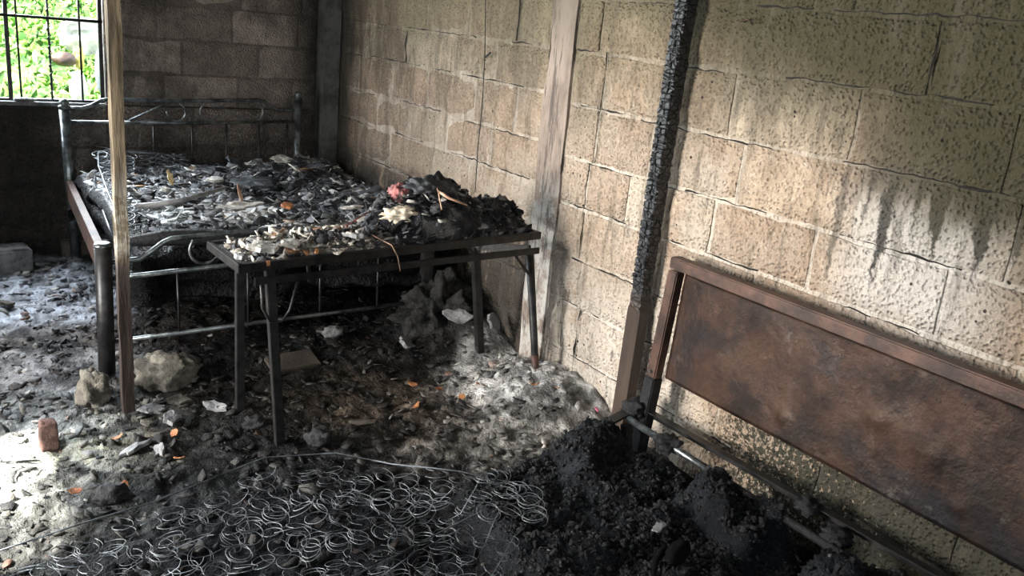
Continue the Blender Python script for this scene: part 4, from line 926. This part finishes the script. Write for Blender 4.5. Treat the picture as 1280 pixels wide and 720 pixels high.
for k in range(24):
    x0 = rr.uniform(-.1, 1.2); y0 = rr.uniform(1.6, 2.35)
    if float(poly_in(x0, y0, NETP, .001)) < .5: continue
    a0 = rr.uniform(-.5, .6); L_ = rr.uniform(.12, .34); P = []
    for t in range(8):
        x = x0 + math.cos(a0) * L_ * t / 7; y = y0 + math.sin(a0) * L_ * t / 7 + .02 * math.sin(t * rr.uniform(.4, 1.2)); P.append(Vector((x, y, float(floor_z(x, y)) + .04 + .012 * math.sin(t * 1.1 + k))))
    wire('lacing_wire', P, .0014)

# ------------------------------------------------------------------ single pieces on the floor
def fz(x, y): return float(floor_z(x, y))
def onfloor(px, py, h=.03):
    p = U('z', h, px, py); p.z = fz(p.x, p.y); return p
q = onfloor(200, 470, .05); lump('concrete_lump', q + Vector((.03, .02, .045)), (.115, .085, .07), 'stone', 'large pale concrete lump right of the timber post foot', 'concrete', 3, .3, 3, 4, base=q, flat=.8)
q = onfloor(118, 500, .04); lump('concrete_footing', q + Vector((0, .02, .05)), (.055, .05, .085), 'stone', 'upright grey green concrete chunk left of the timber post foot', 'concrete', 8, .35, 2.2, 4, base=q)
q = onfloor(62, 560, .02); lump('brick_stub', q + Vector((0, .01, .05)), (.027, .022, .055), 'brick', 'red brown brick stub standing in the bright patch', 'brick', 4, .12, 2, 3, base=q, flat=.3)
q = U('z', .0, 14, 345); b_ = MB().box(q + Vector((-.05, .08, .07)), (.30, .16, .13), Matrix.Rotation(.1, 3, 'Z'), .012).solo('concrete_block', M['stone_grey'], q); tag(b_, 'loose grey concrete block at the left by the back wall', 'block')
q = U('z', .0, 96, 322); b_ = MB().box(q + Vector((0, .03, .05)), (.14, .10, .10), Matrix.Rotation(.05, 3, 'Z'), .01).solo('concrete_block', M['side_wall'], q); tag(b_, 'small sooty block on the floor left of the rear bed', 'block')
q = onfloor(415, 434, .03); lump('concrete_crumb', q + Vector((0, 0, .03)), (.05, .035, .028), 'stone_grey', 'pale grey stone on the floor under the table', 'stone', 5, .35, 2.4, 3, base=q)
q = onfloor(368, 462, .02); b_ = MB().box(q + Vector((0, .02, .02)), (.21, .11, .025), Matrix.Rotation(.12, 3, 'Z') @ Matrix.Rotation(.3, 3, 'X'), .004).solo('board_offcut', EARTH, q); tag(b_, 'flat brown board lying under the table behind its near leg', 'board')
q = onfloor(560, 400, .05); lump('ash_sack', Vector((2.0, 3.42, .10)), (.17, .17, .20), simple('sooty_sack', (.004, .004, .004), (.045, .043, .04), 22, .8, 0, .02, .2), 'charred slumped sack against the wall under the table', 'sack', 7, .5, 2.6, 5, base=Vector((2.0, 3.42, 0)))
for i, (px, py, y_, sx_, sy_, yaw, tl_, mt, lb) in enumerate([
        (572, 396, 3.22, .075, .035, -.6, (.9, .2), GREY, 'pale curved slab lying against the charred sack'),
        (617, 404, 3.12, .045, .05, .3, (.9, .2), GREY, 'grey slab right of the far table leg'),
        (508, 430, 3.3, .045, .04, .3, (.5, .3), GREY, 'grey angular shard before the rear bed foot post'),
        (533, 432, 3.3, .02, .015, .3, (.5, .3), ASH, 'small white chip beside the rear bed foot post')]):
    flat_piece('rubble_slab', px, py, y_, sx_, sy_, .014, mt, lb, 'rubble', yaw, tl_, 60 + i, ax='y')
pieces = [(190, 512, .05, .028, GREY, 'pale rubble shard nearest the timber post foot'), (215, 528, .06, .03, GREY, 'broad grey rubble shard right of the timber post'), (184, 531, .03, .022, 'stone', 'small cream shard below the timber post'), (192, 544, .035, .02, 'stone', 'cream pointed shard in front of the timber post'),
          (170, 560, .06, .025, GREY, 'flat grey shard at the edge of the bright patch'), (200, 562, .04, .02, GREY, 'flat grey shard right of the bright patch'), (270, 510, .06, .025, GREY, 'slanted grey slat left of the far left table leg'), (222, 500, .05, .03, 'stone', 'crumbly cream shard above the others by the post'),
          (52, 328, .045, .03, GREY, 'pale grey plate leaning by the back wall'), (8, 378, .06, .035, EARTH, 'tan flat scrap at the left edge of the floor'), (455, 520, .06, .02, EARTH, 'brown splinter in the middle of the floor'), (690, 578, .02, .006, 'stone', 'cream sliver at the charcoal edge')]
for i, (px, py, sx_, sy_, mt, lb) in enumerate(pieces):
    p = onfloor(px, py, .03); f_ = flat_piece('rubble_shard', px, py, .03, sx_, sy_, .012, mt, lb, 'rubble', i * .9, (.25, .1), 70 + i); f_.location = p + Vector((0, 0, .006))
leaves = [(93, 611, 'orange leaf left of the springs on wet ash'), (155, 608, 'small orange leaf above the springs border'), (223, 571, 'pale orange leaf between the post and the springs'), (146, 546, 'orange scrap just below the timber post'), (218, 545, 'orange scrap right of the timber post'),
          (516, 478, 'dull orange leaf in front of the far ash pile'), (548, 486, 'brown leaf beside the dull orange leaf'), (598, 489, 'pink orange leaf on the pale ash heap'), (666, 508, 'pale pink leaf low on the ash heap'), (520, 508, 'rust leaf in the dark rubble'), (577, 500, 'tan leaf at the left foot of the ash heap')]
for i, (px, py, lb) in enumerate(leaves):
    p = onfloor(px, py, .03); f_ = flat_piece('dry_leaf', px, py, .03, .022, .014, .002, ORG, lb, 'leaf', i * 1.1, (.3, .2), 90 + i, curl=.3); f_.location = p + Vector((0, 0, .012))
p = onfloor(745, 520, .05); f_ = flat_piece('pink_scrap', 745, 520, .05, .02, .01, .004, simple('pink_plastic', (.45, .08, .16), (.6, .16, .25), 10, .5), 'bright pink scrap at the wall foot beside the charred upright', 'scrap', 1.0, (.4, 0), 99); f_.location = p + Vector((0, 0, .012))
p = onfloor(400, 548, .05); lump('charred_chunk', p + Vector((0, 0, .03)), (.045, .035, .04), 'char', 'black charred chunk at the top edge of the springs', 'chunk', 4, .5, 2.5, 3, base=p)
p = onfloor(318, 462, .02); lump('charred_chunk', U('z', .03, 320, 530), (.05, .03, .03), 'char', 'black charred chunk on the floor by the near left table leg', 'chunk', 6, .5, 2.5, 3)
p = onfloor(140, 622, .02); lump('charred_chunk', p + Vector((0, 0, .02)), (.05, .035, .028), 'char', 'black charred chunk behind the springs border at left', 'chunk', 9, .5, 2.5, 3, base=p)
wp = [onfloor(0, 578, .02), onfloor(20, 577, .02), onfloor(50, 576, .02)]
tag(MB().tube([w + Vector((0, 0, .01)) for w in wp], .003, 5).solo('floor_wire', M['char'], wp[1]), 'thin dark wire lying across the bright patch', 'wire')

# repeats share a group
for nm, g in (('dry_leaf', 'dry leaves among the debris'), ('rubble_shard', 'rubble shards on the floor'), ('burnt_scrap', 'burnt scraps on the folding table'), ('ash_cake', 'white ash cakes on the rear bed'),
              ('melted_clump', 'melted clumps on the collapsed bed frame'), ('rubble_slab', 'grey slabs by the rear bed foot'), ('grey_flake', 'grey flakes on the charcoal'), ('charred_chunk', 'charred chunks on the floor'), ('cream_cloth', 'pale cloths in the clothes heap'), ('cloth_scrap', 'dark cloth scraps on the rear bed'), ('paper_flake', 'pale flakes on the rear bed'), ('peeling_strip', 'tan strips in the clothes heap')):
    for o in COL.objects:
        if o.parent is None and o.name.split('.')[0] == nm: o['group'] = g
